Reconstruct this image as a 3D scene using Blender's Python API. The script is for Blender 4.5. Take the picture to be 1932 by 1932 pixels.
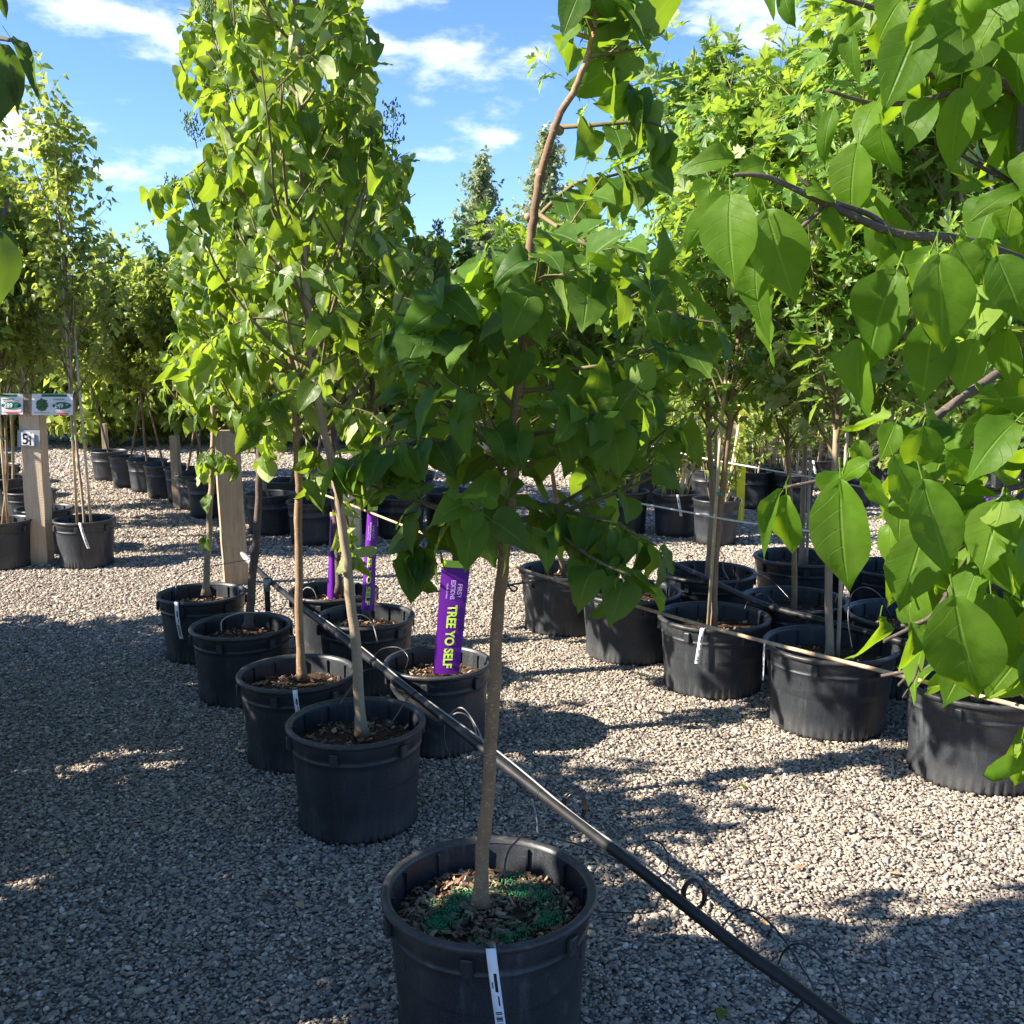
import bpy, math, random
import numpy as np
from mathutils import Vector
R = math.radians
for o in list(bpy.data.objects): bpy.data.objects.remove(o)
SC = bpy.context.scene
COL = SC.collection

# ------------------------------------------------------------------ camera
CAMH, PITCH, FPX = 1.5, R(9.5), 1934.0          # sizes read off the photograph at 1932 px
cam_d = bpy.data.cameras.new('camera'); cam = bpy.data.objects.new('camera', cam_d); COL.objects.link(cam)
cam.location = (0, 0, CAMH); cam.rotation_euler = (R(90) - PITCH, 0, 0)
cam_d.sensor_width = 36; cam_d.lens = 36 * FPX / 1932; cam_d.clip_start = .02; cam_d.clip_end = 600
SC.camera = cam

# ------------------------------------------------------------------ sky and sun
SUN_EL, SUN_AZ = R(34), R(-103)                 # azimuth from +Y, clockwise: the sun is on the left, a little behind the camera
sdir = Vector((math.sin(SUN_AZ) * math.cos(SUN_EL), math.cos(SUN_AZ) * math.cos(SUN_EL), math.sin(SUN_EL)))
sl = bpy.data.lights.new('sun', 'SUN'); sun = bpy.data.objects.new('sun', sl); COL.objects.link(sun)
sl.energy = 5.0; sl.angle = R(.55); sl.color = (1, .91, .79)
sun.rotation_euler = sdir.to_track_quat('Z', 'Y').to_euler()
world = bpy.data.worlds.new("World"); SC.world = world; world.use_nodes = True
SC.view_settings.view_transform = 'Standard'; SC.view_settings.look = 'None'
SC.view_settings.exposure = 1.72; SC.view_settings.gamma = 1


def ray(px, py):
    x, y = (px - 966) / FPX, (966 - py) / FPX
    c, s = math.cos(PITCH), math.sin(PITCH)
    return Vector((x, c + y * s, -s + y * c))


def build_world():
    nt = world.node_tree; N, L = nt.nodes, nt.links
    bg = N['Background']
    sky = N.new('ShaderNodeTexSky'); sky.sky_type = 'NISHITA'; sky.sun_disc = False
    sky.sun_elevation = SUN_EL; sky.sun_rotation = SUN_AZ
    sky.altitude = 300; sky.air_density = 1.0; sky.dust_density = .25; sky.ozone_density = 3.0
    tc = N.new('ShaderNodeTexCoord')
    # clouds: noise stretched sideways, gathered in a few banks
    mp = N.new('ShaderNodeMapping'); mp.inputs['Scale'].default_value = (1.0, 1.0, 2.3)
    L.new(tc.outputs['Generated'], mp.inputs['Vector'])
    n1 = N.new('ShaderNodeTexNoise'); n1.inputs['Scale'].default_value = 13; n1.inputs['Detail'].default_value = 9
    n1.inputs['Roughness'].default_value = .62
    L.new(mp.outputs[0], n1.inputs['Vector'])
    n2 = N.new('ShaderNodeTexNoise'); n2.inputs['Scale'].default_value = 3.2; n2.inputs['Detail'].default_value = 3
    L.new(mp.outputs[0], n2.inputs['Vector'])
    acc = None
    # (px, py, half width, half height, strength)
    blobs = [(830, 115, 170, 50, .42), (740, 95, 110, 40, .32), (970, 200, 80, 20, .25), (60, 250, 170, 60, .42), (230, 310, 170, 45, .34),
             (200, 20, 300, 42, .42), (350, 90, 130, 45, .32), (620, 0, 240, 25, .3), (1480, 30, 300, 60, .36), (1650, 110, 120, 50, .36),
             (770, 190, 60, 18, .2), (950, 262, 45, 14, .22), (800, 290, 60, 14, .2), (1000, 100, 80, 20, .22), (2300, 200, 500, 90, .35),
             (-500, 150, 420, 90, .38), (700, -300, 500, 110, .3)]
    for (px, py, w, h, s) in blobs:
        c = ray(px, py).normalized()
        sb = N.new('ShaderNodeVectorMath'); sb.operation = 'SUBTRACT'; sb.inputs[1].default_value = c
        L.new(tc.outputs['Generated'], sb.inputs[0])
        ml = N.new('ShaderNodeVectorMath'); ml.operation = 'MULTIPLY'
        ml.inputs[1].default_value = (FPX / w, FPX / w * .6, FPX / h)
        L.new(sb.outputs[0], ml.inputs[0])
        ln = N.new('ShaderNodeVectorMath'); ln.operation = 'LENGTH'; L.new(ml.outputs[0], ln.inputs[0])
        mr = N.new('ShaderNodeMapRange'); mr.interpolation_type = 'SMOOTHSTEP'
        mr.inputs['From Min'].default_value = 1.5; mr.inputs['From Max'].default_value = 0
        mr.inputs['To Min'].default_value = 0; mr.inputs['To Max'].default_value = s
        L.new(ln.outputs['Value'], mr.inputs['Value'])
        if acc is None: acc = mr.outputs[0]
        else:
            ad = N.new('ShaderNodeMath'); ad.operation = 'MAXIMUM'
            L.new(acc, ad.inputs[0]); L.new(mr.outputs[0], ad.inputs[1]); acc = ad.outputs[0]
    s1 = N.new('ShaderNodeMath'); s1.operation = 'MULTIPLY_ADD'; s1.inputs[1].default_value = 1.25
    L.new(n1.outputs['Fac'], s1.inputs[0]); L.new(acc, s1.inputs[2])
    s2 = N.new('ShaderNodeMath'); s2.operation = 'MULTIPLY_ADD'; s2.inputs[1].default_value = .25
    L.new(n2.outputs['Fac'], s2.inputs[0]); L.new(s1.outputs[0], s2.inputs[2])
    m = N.new('ShaderNodeMapRange'); m.interpolation_type = 'SMOOTHSTEP'
    m.inputs['From Min'].default_value = .86; m.inputs['From Max'].default_value = 1.30
    m.inputs['To Max'].default_value = .92
    L.new(s2.outputs[0], m.inputs['Value'])
    hs = N.new('ShaderNodeHueSaturation'); hs.inputs['Saturation'].default_value = 1.04; hs.inputs['Value'].default_value = 1.0
    L.new(sky.outputs[0], hs.inputs['Color'])
    tint = N.new('ShaderNodeMixRGB'); tint.blend_type = 'MULTIPLY'; tint.inputs[0].default_value = 1
    tint.inputs[2].default_value = (.60, .71, .92, 1)
    L.new(hs.outputs[0], tint.inputs[1])
    mix = N.new('ShaderNodeMixRGB'); mix.inputs[2].default_value = (5.2, 5.4, 5.7, 1)
    L.new(m.outputs[0], mix.inputs[0]); L.new(tint.outputs[0], mix.inputs[1])
    L.new(mix.outputs[0], bg.inputs['Color']); bg.inputs['Strength'].default_value = .092


build_world()


# ------------------------------------------------------------------ geometry of the view: a pixel of the photo and a height or a distance give a place in the yard
def G(px, py, z=0.0):
    d = ray(px, py); t = (z - CAMH) / d.z
    return Vector((d.x * t, d.y * t, z))


def W(px, py, dist):
    d = ray(px, py); t = dist / d.y
    return Vector((d.x * t, dist, CAMH + d.z * t))


def PX(p):
    c, s = math.cos(PITCH), math.sin(PITCH)
    y, z = p[1], p[2] - CAMH
    depth = y * c - z * s
    if depth < .05: return (-9999, -9999)
    up = y * s + z * c
    return 966 + p[0] / depth * FPX, 966 - up / depth * FPX


def inside(poly, x, y):
    r = False; j = len(poly) - 1
    for i in range(len(poly)):
        xi, yi = poly[i]; xj, yj = poly[j]
        if (yi > y) != (yj > y) and x < (xj - xi) * (y - yi) / (yj - yi) + xi: r = not r
        j = i
    return r


# ------------------------------------------------------------------ objects and meshes
def tag(o, label=None, cat=None, group=None, kind=None):
    if label: o['label'] = label
    if cat: o['category'] = cat
    if group: o['group'] = group
    if kind: o['kind'] = kind
    return o


def empty(name, loc, label=None, cat=None, group=None):
    o = bpy.data.objects.new(name, None); COL.objects.link(o); o.location = loc; o.empty_display_size = .1
    return tag(o, label, cat, group)


def kids(o): return [c for c in o.children]


def copy_tree(o, parent=None):
    c = o.copy(); COL.objects.link(c)
    if parent is not None: c.parent = parent
    for ch in kids(o): copy_tree(ch, c)
    return c


class MB:
    """collects polygons, written in world or local space, and links them as one mesh object"""
    def __init__(s): s.v = []; s.f = []; s.mi = []; s.cur = 0; s.sm = []; s.smooth = True

    def add(s, vs, fs, smooth=None):
        b = len(s.v); s.v.extend([tuple(p) for p in vs])
        for f in fs:
            s.f.append(tuple(i + b for i in f)); s.mi.append(s.cur); s.sm.append(s.smooth if smooth is None else smooth)

    def tube(s, pts, rad, n=8, cap=True):
        pts = [Vector(p) for p in pts]
        if not hasattr(rad, '__len__'): rad = [rad] * len(pts)
        vs = []; fs = []
        ref = None
        for i, p in enumerate(pts):
            t = (pts[min(i + 1, len(pts) - 1)] - pts[max(i - 1, 0)])
            if t.length < 1e-9: t = Vector((0, 0, 1))
            t.normalize()
            if ref is None:
                ref = Vector((1, 0, 0)) if abs(t.x) < .8 else Vector((0, 1, 0))
            u = (ref - t * ref.dot(t)).normalized(); ref = u; w = t.cross(u)
            for k in range(n):
                a = 2 * math.pi * k / n
                vs.append(p + (u * math.cos(a) + w * math.sin(a)) * rad[i])
        for i in range(len(pts) - 1):
            for k in range(n):
                k2 = (k + 1) % n
                fs.append((i * n + k, i * n + k2, (i + 1) * n + k2, (i + 1) * n + k))
        if cap:
            fs.append(tuple(reversed(range(n)))); fs.append(tuple((len(pts) - 1) * n + k for k in range(n)))
        s.add(vs, fs, True)

    def box(s, c, size, rot=None, bev=0):
        hx, hy, hz = size[0] / 2, size[1] / 2, size[2] / 2
        vs = []
        if bev <= 0:
            for z in (-hz, hz):
                for (x, y) in ((-hx, -hy), (hx, -hy), (hx, hy), (-hx, hy)): vs.append(Vector((x, y, z)))
            fs = [(3, 2, 1, 0), (4, 5, 6, 7), (0, 1, 5, 4), (1, 2, 6, 5), (2, 3, 7, 6), (3, 0, 4, 7)]
        else:
            b = bev
            ring = [(-hx + b, -hy), (hx - b, -hy), (hx, -hy + b), (hx, hy - b), (hx - b, hy), (-hx + b, hy), (-hx, hy - b), (-hx, -hy + b)]
            for (z, k) in ((-hz, 1 - b / max(hx, hy)), (-hz + b, 1), (hz - b, 1), (hz, 1 - b / max(hx, hy))):
                for (x, y) in ring: vs.append(Vector((x * k, y * k, z)))
            fs = [tuple(reversed(range(8))), tuple(24 + k for k in range(8))]
            for i in range(3):
                for k in range(8): fs.append((i * 8 + k, i * 8 + (k + 1) % 8, i * 8 + 8 + (k + 1) % 8, i * 8 + 8 + k))
        if rot is not None: vs = [rot @ v for v in vs]
        s.add([Vector(c) + v for v in vs], fs, False)

    def lathe(s, prof, n=64, c=(0, 0, 0), mod=None):
        vs = []; fs = []
        for i, (r, z) in enumerate(prof):
            for k in range(n):
                a = 2 * math.pi * k / n
                rr = r + (mod(i, a) if mod else 0)
                vs.append((c[0] + rr * math.cos(a), c[1] + rr * math.sin(a), c[2] + z))
        for i in range(len(prof) - 1):
            for k in range(n):
                k2 = (k + 1) % n
                fs.append((i * n + k, i * n + k2, (i + 1) * n + k2, (i + 1) * n + k))
        s.add(vs, fs, True)

    def build(s, name, mat, parent=None, origin=(0, 0, 0)):
        me = bpy.data.meshes.new(name)
        o = Vector(origin)
        me.from_pydata([(v[0] - o.x, v[1] - o.y, v[2] - o.z) for v in s.v], [], s.f)
        mats = mat if isinstance(mat, (list, tuple)) else [mat]
        for m in mats: me.materials.append(m)
        me.polygons.foreach_set('material_index', s.mi)
        me.polygons.foreach_set('use_smooth', s.sm)
        me.update()
        ob = bpy.data.objects.new(name, me); COL.objects.link(ob)
        if parent is not None: ob.parent = parent
        else: ob.location = origin
        return ob


# ------------------------------------------------------------------ materials
def newmat(name):
    m = bpy.data.materials.new(name); m.use_nodes = True
    nt = m.node_tree; b = nt.nodes['Principled BSDF']
    return m, nt.nodes, nt.links, b


def noise(N, L, scale, detail=4, rough=.5, vec=None, mapping=None, coord='Object'):
    tx = N.new('ShaderNodeTexNoise'); tx.inputs['Scale'].default_value = scale; tx.inputs['Detail'].default_value = detail
    tx.inputs['Roughness'].default_value = rough
    tc = N.new('ShaderNodeTexCoord'); src = tc.outputs[coord]
    if mapping:
        mp = N.new('ShaderNodeMapping'); mp.inputs['Scale'].default_value = mapping; L.new(src, mp.inputs['Vector']); src = mp.outputs[0]
    L.new(src, tx.inputs['Vector'])
    return tx.outputs['Fac']


def ramp(N, L, fac, stops):
    r = N.new('ShaderNodeValToRGB'); e = r.color_ramp.elements
    while len(e) < len(stops): e.new(.5)
    for i, (p, c) in enumerate(stops):
        e[i].position = p; e[i].color = (c[0], c[1], c[2], 1) if hasattr(c, '__len__') else (c, c, c, 1)
    L.new(fac, r.inputs[0]); return r.outputs[0]


def bump(N, L, h, b, strength=.5, dist=.01):
    bp = N.new('ShaderNodeBump'); bp.inputs['Strength'].default_value = strength; bp.inputs['Distance'].default_value = dist
    L.new(h, bp.inputs['Height']); L.new(bp.outputs[0], b.inputs['Normal']); return bp


def mixc(N, L, fac, a, b, mode='MIX'):
    m = N.new('ShaderNodeMixRGB'); m.blend_type = mode
    for i, v in ((0, fac), (1, a), (2, b)):
        if hasattr(v, 'default_value') or hasattr(v, 'links'): L.new(v, m.inputs[i])
        elif hasattr(v, '__len__'): m.inputs[i].default_value = (v[0], v[1], v[2], 1)
        else: m.inputs[i].default_value = v
    return m.outputs[0]


def math2(N, L, op, a, b=None, c=None):
    m = N.new('ShaderNodeMath'); m.operation = op
    for i, v in enumerate((a, b, c)):
        if v is None: continue
        if hasattr(v, 'links'): L.new(v, m.inputs[i])
        else: m.inputs[i].default_value = v
    return m.outputs[0]


def plain(name, col, rough=.6, spec=.4, metal=0, nscale=0, amt=.25, bs=0, bscale=60):
    m, N, L, b = newmat(name)
    b.inputs['Roughness'].default_value = rough; b.inputs['Specular IOR Level'].default_value = spec; b.inputs['Metallic'].default_value = metal
    b.inputs['Base Color'].default_value = (*col, 1)
    if nscale:
        f = noise(N, L, nscale, 6, .6)
        c = ramp(N, L, f, [(.3, tuple(x * (1 - amt) for x in col)), (.7, tuple(min(1, x * (1 + amt)) for x in col))])
        L.new(c, b.inputs['Base Color'])
    if bs: bump(N, L, noise(N, L, bscale, 5), b, bs, .003)
    return m


def leaf_mat(name, dark, light, under, trans, tfac=.38, rough=.42, spec=.35, veins=True):
    m, N, L, b = newmat(name)
    at = N.new('ShaderNodeAttribute'); at.attribute_name = 'tint'
    geo = N.new('ShaderNodeNewGeometry')
    c = mixc(N, L, at.outputs['Fac'], dark, light)
    nz = noise(N, L, 45, 3)
    c = mixc(N, L, math2(N, L, 'MULTIPLY', nz, .5), c, tuple(x * .6 for x in dark))
    c = mixc(N, L, geo.outputs['Backfacing'], c, under)
    tcol = mixc(N, L, at.outputs['Fac'], tuple(x * .8 for x in trans), trans)
    if veins:
        uv = N.new('ShaderNodeUVMap'); uv.uv_map = 'UVMap'
        sp = N.new('ShaderNodeSeparateXYZ'); L.new(uv.outputs[0], sp.inputs[0])
        a = math2(N, L, 'ABSOLUTE', math2(N, L, 'MULTIPLY_ADD', sp.outputs[0], 2, -1))
        mid = N.new('ShaderNodeMapRange'); mid.inputs['From Min'].default_value = .07; mid.inputs['From Max'].default_value = .015
        L.new(a, mid.inputs[0])
        ph = math2(N, L, 'SUBTRACT', math2(N, L, 'MULTIPLY', sp.outputs[1], 6.5), math2(N, L, 'MULTIPLY', math2(N, L, 'POWER', a, 1.25), 1.7))
        fr = math2(N, L, 'ABSOLUTE', math2(N, L, 'SUBTRACT', math2(N, L, 'FRACT', ph), .5))
        sd = N.new('ShaderNodeMapRange'); sd.inputs['From Min'].default_value = .035; sd.inputs['From Max'].default_value = .0
        sd.inputs['To Max'].default_value = .4
        L.new(fr, sd.inputs[0])
        v = math2(N, L, 'MAXIMUM', mid.outputs[0], sd.outputs[0])
        c = mixc(N, L, math2(N, L, 'MULTIPLY', v, .42), c, tuple(min(1, x * 1.5 + .05) for x in light))
        tcol = mixc(N, L, math2(N, L, 'MULTIPLY', v, .35), tcol, tuple(x * 1.25 for x in trans))
        hb = math2(N, L, 'ADD', math2(N, L, 'MULTIPLY', sd.outputs[0], -1.1), math2(N, L, 'MULTIPLY', nz, 1.2))
        bump(N, L, math2(N, L, 'SUBTRACT', hb, mid.outputs[0]), b, .55, .0022)
    if veins:   # brown specks and a pale bloom in patches
        sp_ = ramp(N, L, noise(N, L, 85, 3, .7), [(.68, 0), (.74, .8)]); c = mixc(N, L, sp_, c, (.16, .09, .03)); tcol = mixc(N, L, sp_, tcol, (.20, .10, .02))
        pb = ramp(N, L, noise(N, L, 16, 4, .6), [(.45, 0), (.75, .35)]); c = mixc(N, L, pb, c, (.20, .27, .07))
    L.new(c, b.inputs['Base Color']); b.inputs['Roughness'].default_value = rough; b.inputs['Specular IOR Level'].default_value = spec
    tr = N.new('ShaderNodeBsdfTranslucent'); L.new(tcol, tr.inputs['Color'])
    ms = N.new('ShaderNodeMixShader'); ms.inputs[0].default_value = tfac
    L.new(b.outputs[0], ms.inputs[1]); L.new(tr.outputs[0], ms.inputs[2])
    L.new(ms.outputs[0], N['Material Output'].inputs['Surface'])
    return m


M = {}
M['leaf_lilac'] = leaf_mat('leaf_lilac', (.034, .088, .010), (.125, .215, .020), (.40, .46, .20), (.40, .56, .03), .44, spec=.28)
M['leaf_near'] = leaf_mat('leaf_near', (.045, .115, .012), (.120, .225, .016), (.19, .29, .05), (.36, .56, .015), .50, rough=.45, spec=.15)
M['leaf_front'] = leaf_mat('leaf_front', (.030, .085, .016), (.100, .20, .022), (.19, .28, .07), (.34, .52, .02), .42, rough=.5, spec=.16)
M['leaf_maple'] = leaf_mat('leaf_maple', (.060, .15, .024), (.21, .36, .075), (.42, .50, .24), (.44, .62, .05), .44, veins=False)
M['leaf_small'] = leaf_mat('leaf_small', (.09, .155, .024), (.25, .33, .06), (.34, .40, .15), (.50, .60, .08), .48, veins=False)
M['leaf_birch'] = leaf_mat('leaf_birch', (.16, .21, .10), (.34, .40, .23), (.44, .48, .34), (.38, .46, .18), .40, veins=False)
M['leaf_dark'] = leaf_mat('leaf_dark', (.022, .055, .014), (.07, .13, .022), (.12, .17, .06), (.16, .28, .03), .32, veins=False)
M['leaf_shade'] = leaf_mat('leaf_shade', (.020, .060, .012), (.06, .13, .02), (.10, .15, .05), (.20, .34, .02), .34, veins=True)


def bark(name, a, b_, lent=.3, ring=30):
    m, N, L, b = newmat(name)
    f = noise(N, L, 14, 8, .65, mapping=(1, 1, .35))
    c = ramp(N, L, f, [(.25, a), (.5, tuple((x + y) / 2 for x, y in zip(a, b_))), (.75, b_)])
    l = noise(N, L, 150, 3, .6, mapping=(.7, .7, 1.5))
    ls = ramp(N, L, l, [(.58, 0), (.74, .8)])
    c = mixc(N, L, math2(N, L, 'MULTIPLY', ls, min(1, lent * 1.6)), c, tuple(min(1, x * 2.2 + .05) for x in b_))
    g = noise(N, L, 5, 4)
    c = mixc(N, L, ramp(N, L, g, [(.5, 0), (.75, .5)]), c, tuple(x * .55 for x in a))
    L.new(c, b.inputs['Base Color']); b.inputs['Roughness'].default_value = .75; b.inputs['Specular IOR Level'].default_value = .25
    h = math2(N, L, 'ADD', f, math2(N, L, 'MULTIPLY', ls, .3))
    bump(N, L, h, b, .7, .004)
    return m


M['bark'] = bark('bark', (.12, .066, .036), (.38, .255, .145), .45)
M['bark_tan'] = bark('bark_tan', (.20, .15, .10), (.42, .33, .22), .15)
M['bark_dark'] = bark('bark_dark', (.055, .042, .036), (.15, .115, .09), .6)
M['twig'] = plain('twig', (.16, .13, .06), .7, .3, nscale=30)
M['bamboo'] = plain('bamboo', (.52, .42, .26), .55, .4, nscale=12, amt=.3)
M['stakepale'] = plain('stake_pale', (.50, .44, .34), .6, .3, nscale=16, amt=.3)


def pot_mat():
    m, N, L, b = newmat('black_plastic')
    a = noise(N, L, 420, 2, .6)
    d = noise(N, L, 5.5, 6, .62, mapping=(1, 1, .6))
    oi = N.new('ShaderNodeObjectInfo')
    lo = mixc(N, L, oi.outputs['Random'], (.008, .010, .013), (.015, .018, .022))
    c = mixc(N, L, ramp(N, L, d, [(.36, 0), (.66, 1)]), lo, (.028, .032, .037))
    c = mixc(N, L, ramp(N, L, a, [(.52, 0), (.66, .5)]), c, (.085, .092, .10))
    st = noise(N, L, 26, 5, .7, mapping=(1, 1, .12))
    c = mixc(N, L, ramp(N, L, st, [(.55, 0), (.70, .5)]), c, (.10, .105, .11))
    # dust gathers low on the wall, where splashes reach
    tc = N.new('ShaderNodeTexCoord'); sx = N.new('ShaderNodeSeparateXYZ'); L.new(tc.outputs['Object'], sx.inputs[0])
    z = N.new('ShaderNodeMapRange'); z.inputs['From Min'].default_value = .10; z.inputs['From Max'].default_value = 0; z.inputs['To Max'].default_value = .7
    L.new(sx.outputs[2], z.inputs[0])
    zz = math2(N, L, 'MULTIPLY', z.outputs[0], ramp(N, L, d, [(.35, .1), (.6, 1)]))
    c = mixc(N, L, zz, c, (.10, .098, .092))
    mud = noise(N, L, 11, 8, .75)
    c = mixc(N, L, ramp(N, L, mud, [(.60, 0), (.70, .55)]), c, (.115, .105, .09))
    L.new(c, b.inputs['Base Color'])
    r = ramp(N, L, d, [(.3, .34), (.7, .58)]); L.new(r, b.inputs['Roughness'])
    b.inputs['Specular IOR Level'].default_value = .45
    bump(N, L, math2(N, L, 'ADD', a, math2(N, L, 'MULTIPLY', d, 1.5)), b, .35, .0015)
    return m


M['pot'] = pot_mat()


def rim_mat():
    m, N, L, b = newmat('worn_rim')
    d = noise(N, L, 9, 7, .7, mapping=(1, 1, 2))
    s = noise(N, L, 160, 3, .6, mapping=(.3, .3, 1))
    c = ramp(N, L, d, [(.3, (.016, .017, .019)), (.55, (.034, .034, .034)), (.75, (.09, .085, .078))])
    c = mixc(N, L, ramp(N, L, s, [(.55, 0), (.7, .35)]), c, (.15, .145, .135))
    L.new(c, b.inputs['Base Color']); b.inputs['Roughness'].default_value = .45
    bump(N, L, s, b, .3, .001)
    return m


M['rim'] = rim_mat()


def wood_mat(name, base, dark):
    m, N, L, b = newmat(name)
    f = noise(N, L, 9, 8, .7, mapping=(7, 7, .4))
    saw = N.new('ShaderNodeTexWave'); saw.wave_type = 'BANDS'; saw.bands_direction = 'Z'
    saw.inputs['Scale'].default_value = 24; saw.inputs['Distortion'].default_value = 5; saw.inputs['Detail'].default_value = 3
    saw.inputs['Detail Scale'].default_value = 1.2
    tc = N.new('ShaderNodeTexCoord'); L.new(tc.outputs['Object'], saw.inputs['Vector'])
    c = ramp(N, L, f, [(.25, dark), (.6, base)])
    st = noise(N, L, 3, 3)
    c = mixc(N, L, ramp(N, L, st, [(.5, 0), (.8, .5)]), c, tuple(x * .6 for x in dark))
    L.new(c, b.inputs['Base Color']); b.inputs['Roughness'].default_value = .8; b.inputs['Specular IOR Level'].default_value = .2
    h = math2(N, L, 'ADD', math2(N, L, 'MULTIPLY', saw.outputs['Fac'], .35), math2(N, L, 'MULTIPLY', f, 1.6))
    bump(N, L, h, b, .45, .004)
    return m


M['wood'] = wood_mat('weathered_wood', (.42, .33, .22), (.20, .15, .10))
M['wood_new'] = wood_mat('sawn_wood', (.62, .49, .34), (.40, .29, .19))


def soil_mat():
    m, N, L, b = newmat('potting_soil')
    f = noise(N, L, 60, 8, .7); g = noise(N, L, 9, 4)
    c = ramp(N, L, f, [(.3, (.022, .014, .010)), (.55, (.07, .045, .03)), (.72, (.17, .12, .08))])
    c = mixc(N, L, ramp(N, L, g, [(.4, 0), (.7, .5)]), c, (.09, .06, .04))
    L.new(c, b.inputs['Base Color']); b.inputs['Roughness'].default_value = .95; b.inputs['Specular IOR Level'].default_value = .1
    bump(N, L, f, b, 1, .012)
    return m


M['soil'] = soil_mat()


def chip_mat(name, cols):
    m, N, L, b = newmat(name)
    at = N.new('ShaderNodeAttribute'); at.attribute_name = 'tint'
    c = ramp(N, L, at.outputs['Fac'], [(i / (len(cols) - 1), x) for i, x in enumerate(cols)])
    L.new(c, b.inputs['Base Color']); b.inputs['Roughness'].default_value = .85; b.inputs['Specular IOR Level'].default_value = .15
    return m


M['mulch'] = chip_mat('bark_mulch', [(.05, .03, .02), (.14, .085, .055), (.25, .16, .10), (.42, .31, .21)])
M['fert'] = chip_mat('green_granules', [(.01, .13, .05), (.03, .25, .10), (.07, .34, .15)])
M['white'] = plain('white_plastic', (.78, .79, .80), .45, .4)
M['ink'] = plain('black_ink', (.015, .015, .018), .6, .2)
M['purple'] = plain('purple_plastic', (.115, .012, .26), .35, .5)
M['lime'] = plain('lime_print', (.55, .80, .07), .5, .3)
M['lav'] = plain('lavender_print', (.55, .45, .75), .5, .3)
M['green_print'] = plain('dark_green_print', (.01, .14, .07), .5, .3)
M['red'] = plain('red_print', (.60, .03, .03), .5, .3)
M['pink'] = plain('pale_pink_print', (.72, .50, .48), .5, .3)
M['yellow'] = plain('yellow_paint', (.95, .76, .02), .5, .4, nscale=8, amt=.12)
M['teal'] = plain('green_tape', (.01, .28, .18), .4, .5)
M['tape'] = plain('grey_tape', (.42, .44, .52), .4, .5)
M['pipe'] = plain('pipe_plastic', (.014, .014, .015), .48, .45, nscale=14, amt=.5, bs=.3, bscale=30)
M['pipe_grey'] = plain('grey_fitting', (.28, .29, .30), .45, .5)
M['tube'] = plain('tube_plastic', (.018, .018, .020), .3, .6)
M['tubegrey'] = plain('tube_grey', (.30, .29, .28), .35, .5)
M['cable_rust'] = plain('rusty_cable', (.42, .30, .18), .6, .4, nscale=60, amt=.5)
M['cable_white'] = plain('pale_cable', (.62, .62, .62), .5, .5)
M['gray_plate'] = plain('grey_plate', (.32, .34, .37), .5, .4)
M['photo_green'] = plain('tree_print', (.05, .12, .045), .5, .3, nscale=60, amt=.8)
M['sky_print'] = plain('sky_print', (.35, .50, .72), .5, .3)
M['dry'] = plain('dry_leaf', (.36, .24, .13), .8, .2, nscale=30, amt=.4)


# ------------------------------------------------------------------ the ground
def ground_mat():
    m, N, L, b = newmat('gravel_ground')
    tc = N.new('ShaderNodeTexCoord')
    v = N.new('ShaderNodeTexVoronoi'); v.inputs['Scale'].default_value = 62; L.new(tc.outputs['Object'], v.inputs['Vector'])
    v.voronoi_dimensions = '2D'
    sep = N.new('ShaderNodeSeparateColor'); L.new(v.outputs['Color'], sep.inputs[0])
    c = ramp(N, L, sep.outputs[0], [(0, (.20, .19, .18)), (.25, (.38, .34, .30)), (.5, (.50, .44, .37)), (.75, (.58, .51, .42)), (1, (.74, .66, .56))])
    edge = ramp(N, L, v.outputs['Distance'], [(.45, 1), (.85, .25)])
    sy = N.new('ShaderNodeSeparateXYZ'); L.new(tc.outputs['Object'], sy.inputs[0])
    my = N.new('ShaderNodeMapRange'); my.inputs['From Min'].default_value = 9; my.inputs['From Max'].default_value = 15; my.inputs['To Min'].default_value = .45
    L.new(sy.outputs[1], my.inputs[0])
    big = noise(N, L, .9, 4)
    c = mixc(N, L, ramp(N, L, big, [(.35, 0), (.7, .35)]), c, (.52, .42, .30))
    c = mixc(N, L, 1.0, c, my.outputs[0], 'MULTIPLY')   # darker nearby: contact shade between the loose stones put into the colour
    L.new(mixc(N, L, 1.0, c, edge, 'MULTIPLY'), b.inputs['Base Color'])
    b.inputs['Roughness'].default_value = .9; b.inputs['Specular IOR Level'].default_value = .15
    h = math2(N, L, 'MULTIPLY', v.outputs['Distance'], -1)
    bump(N, L, h, b, 1, .02)
    return m


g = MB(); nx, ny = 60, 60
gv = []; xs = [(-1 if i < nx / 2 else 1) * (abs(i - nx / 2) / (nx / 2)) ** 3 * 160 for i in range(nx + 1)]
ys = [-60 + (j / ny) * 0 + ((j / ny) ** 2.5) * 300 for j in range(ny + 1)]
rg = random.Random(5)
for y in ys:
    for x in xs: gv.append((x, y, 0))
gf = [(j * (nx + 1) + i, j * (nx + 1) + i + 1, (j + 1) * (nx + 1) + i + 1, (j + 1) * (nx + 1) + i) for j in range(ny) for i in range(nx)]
g.add(gv, gf); tag(g.build('ground', ground_mat()), 'pale grey and tan gravel floor of the nursery yard', 'ground', kind='structure')


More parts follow.
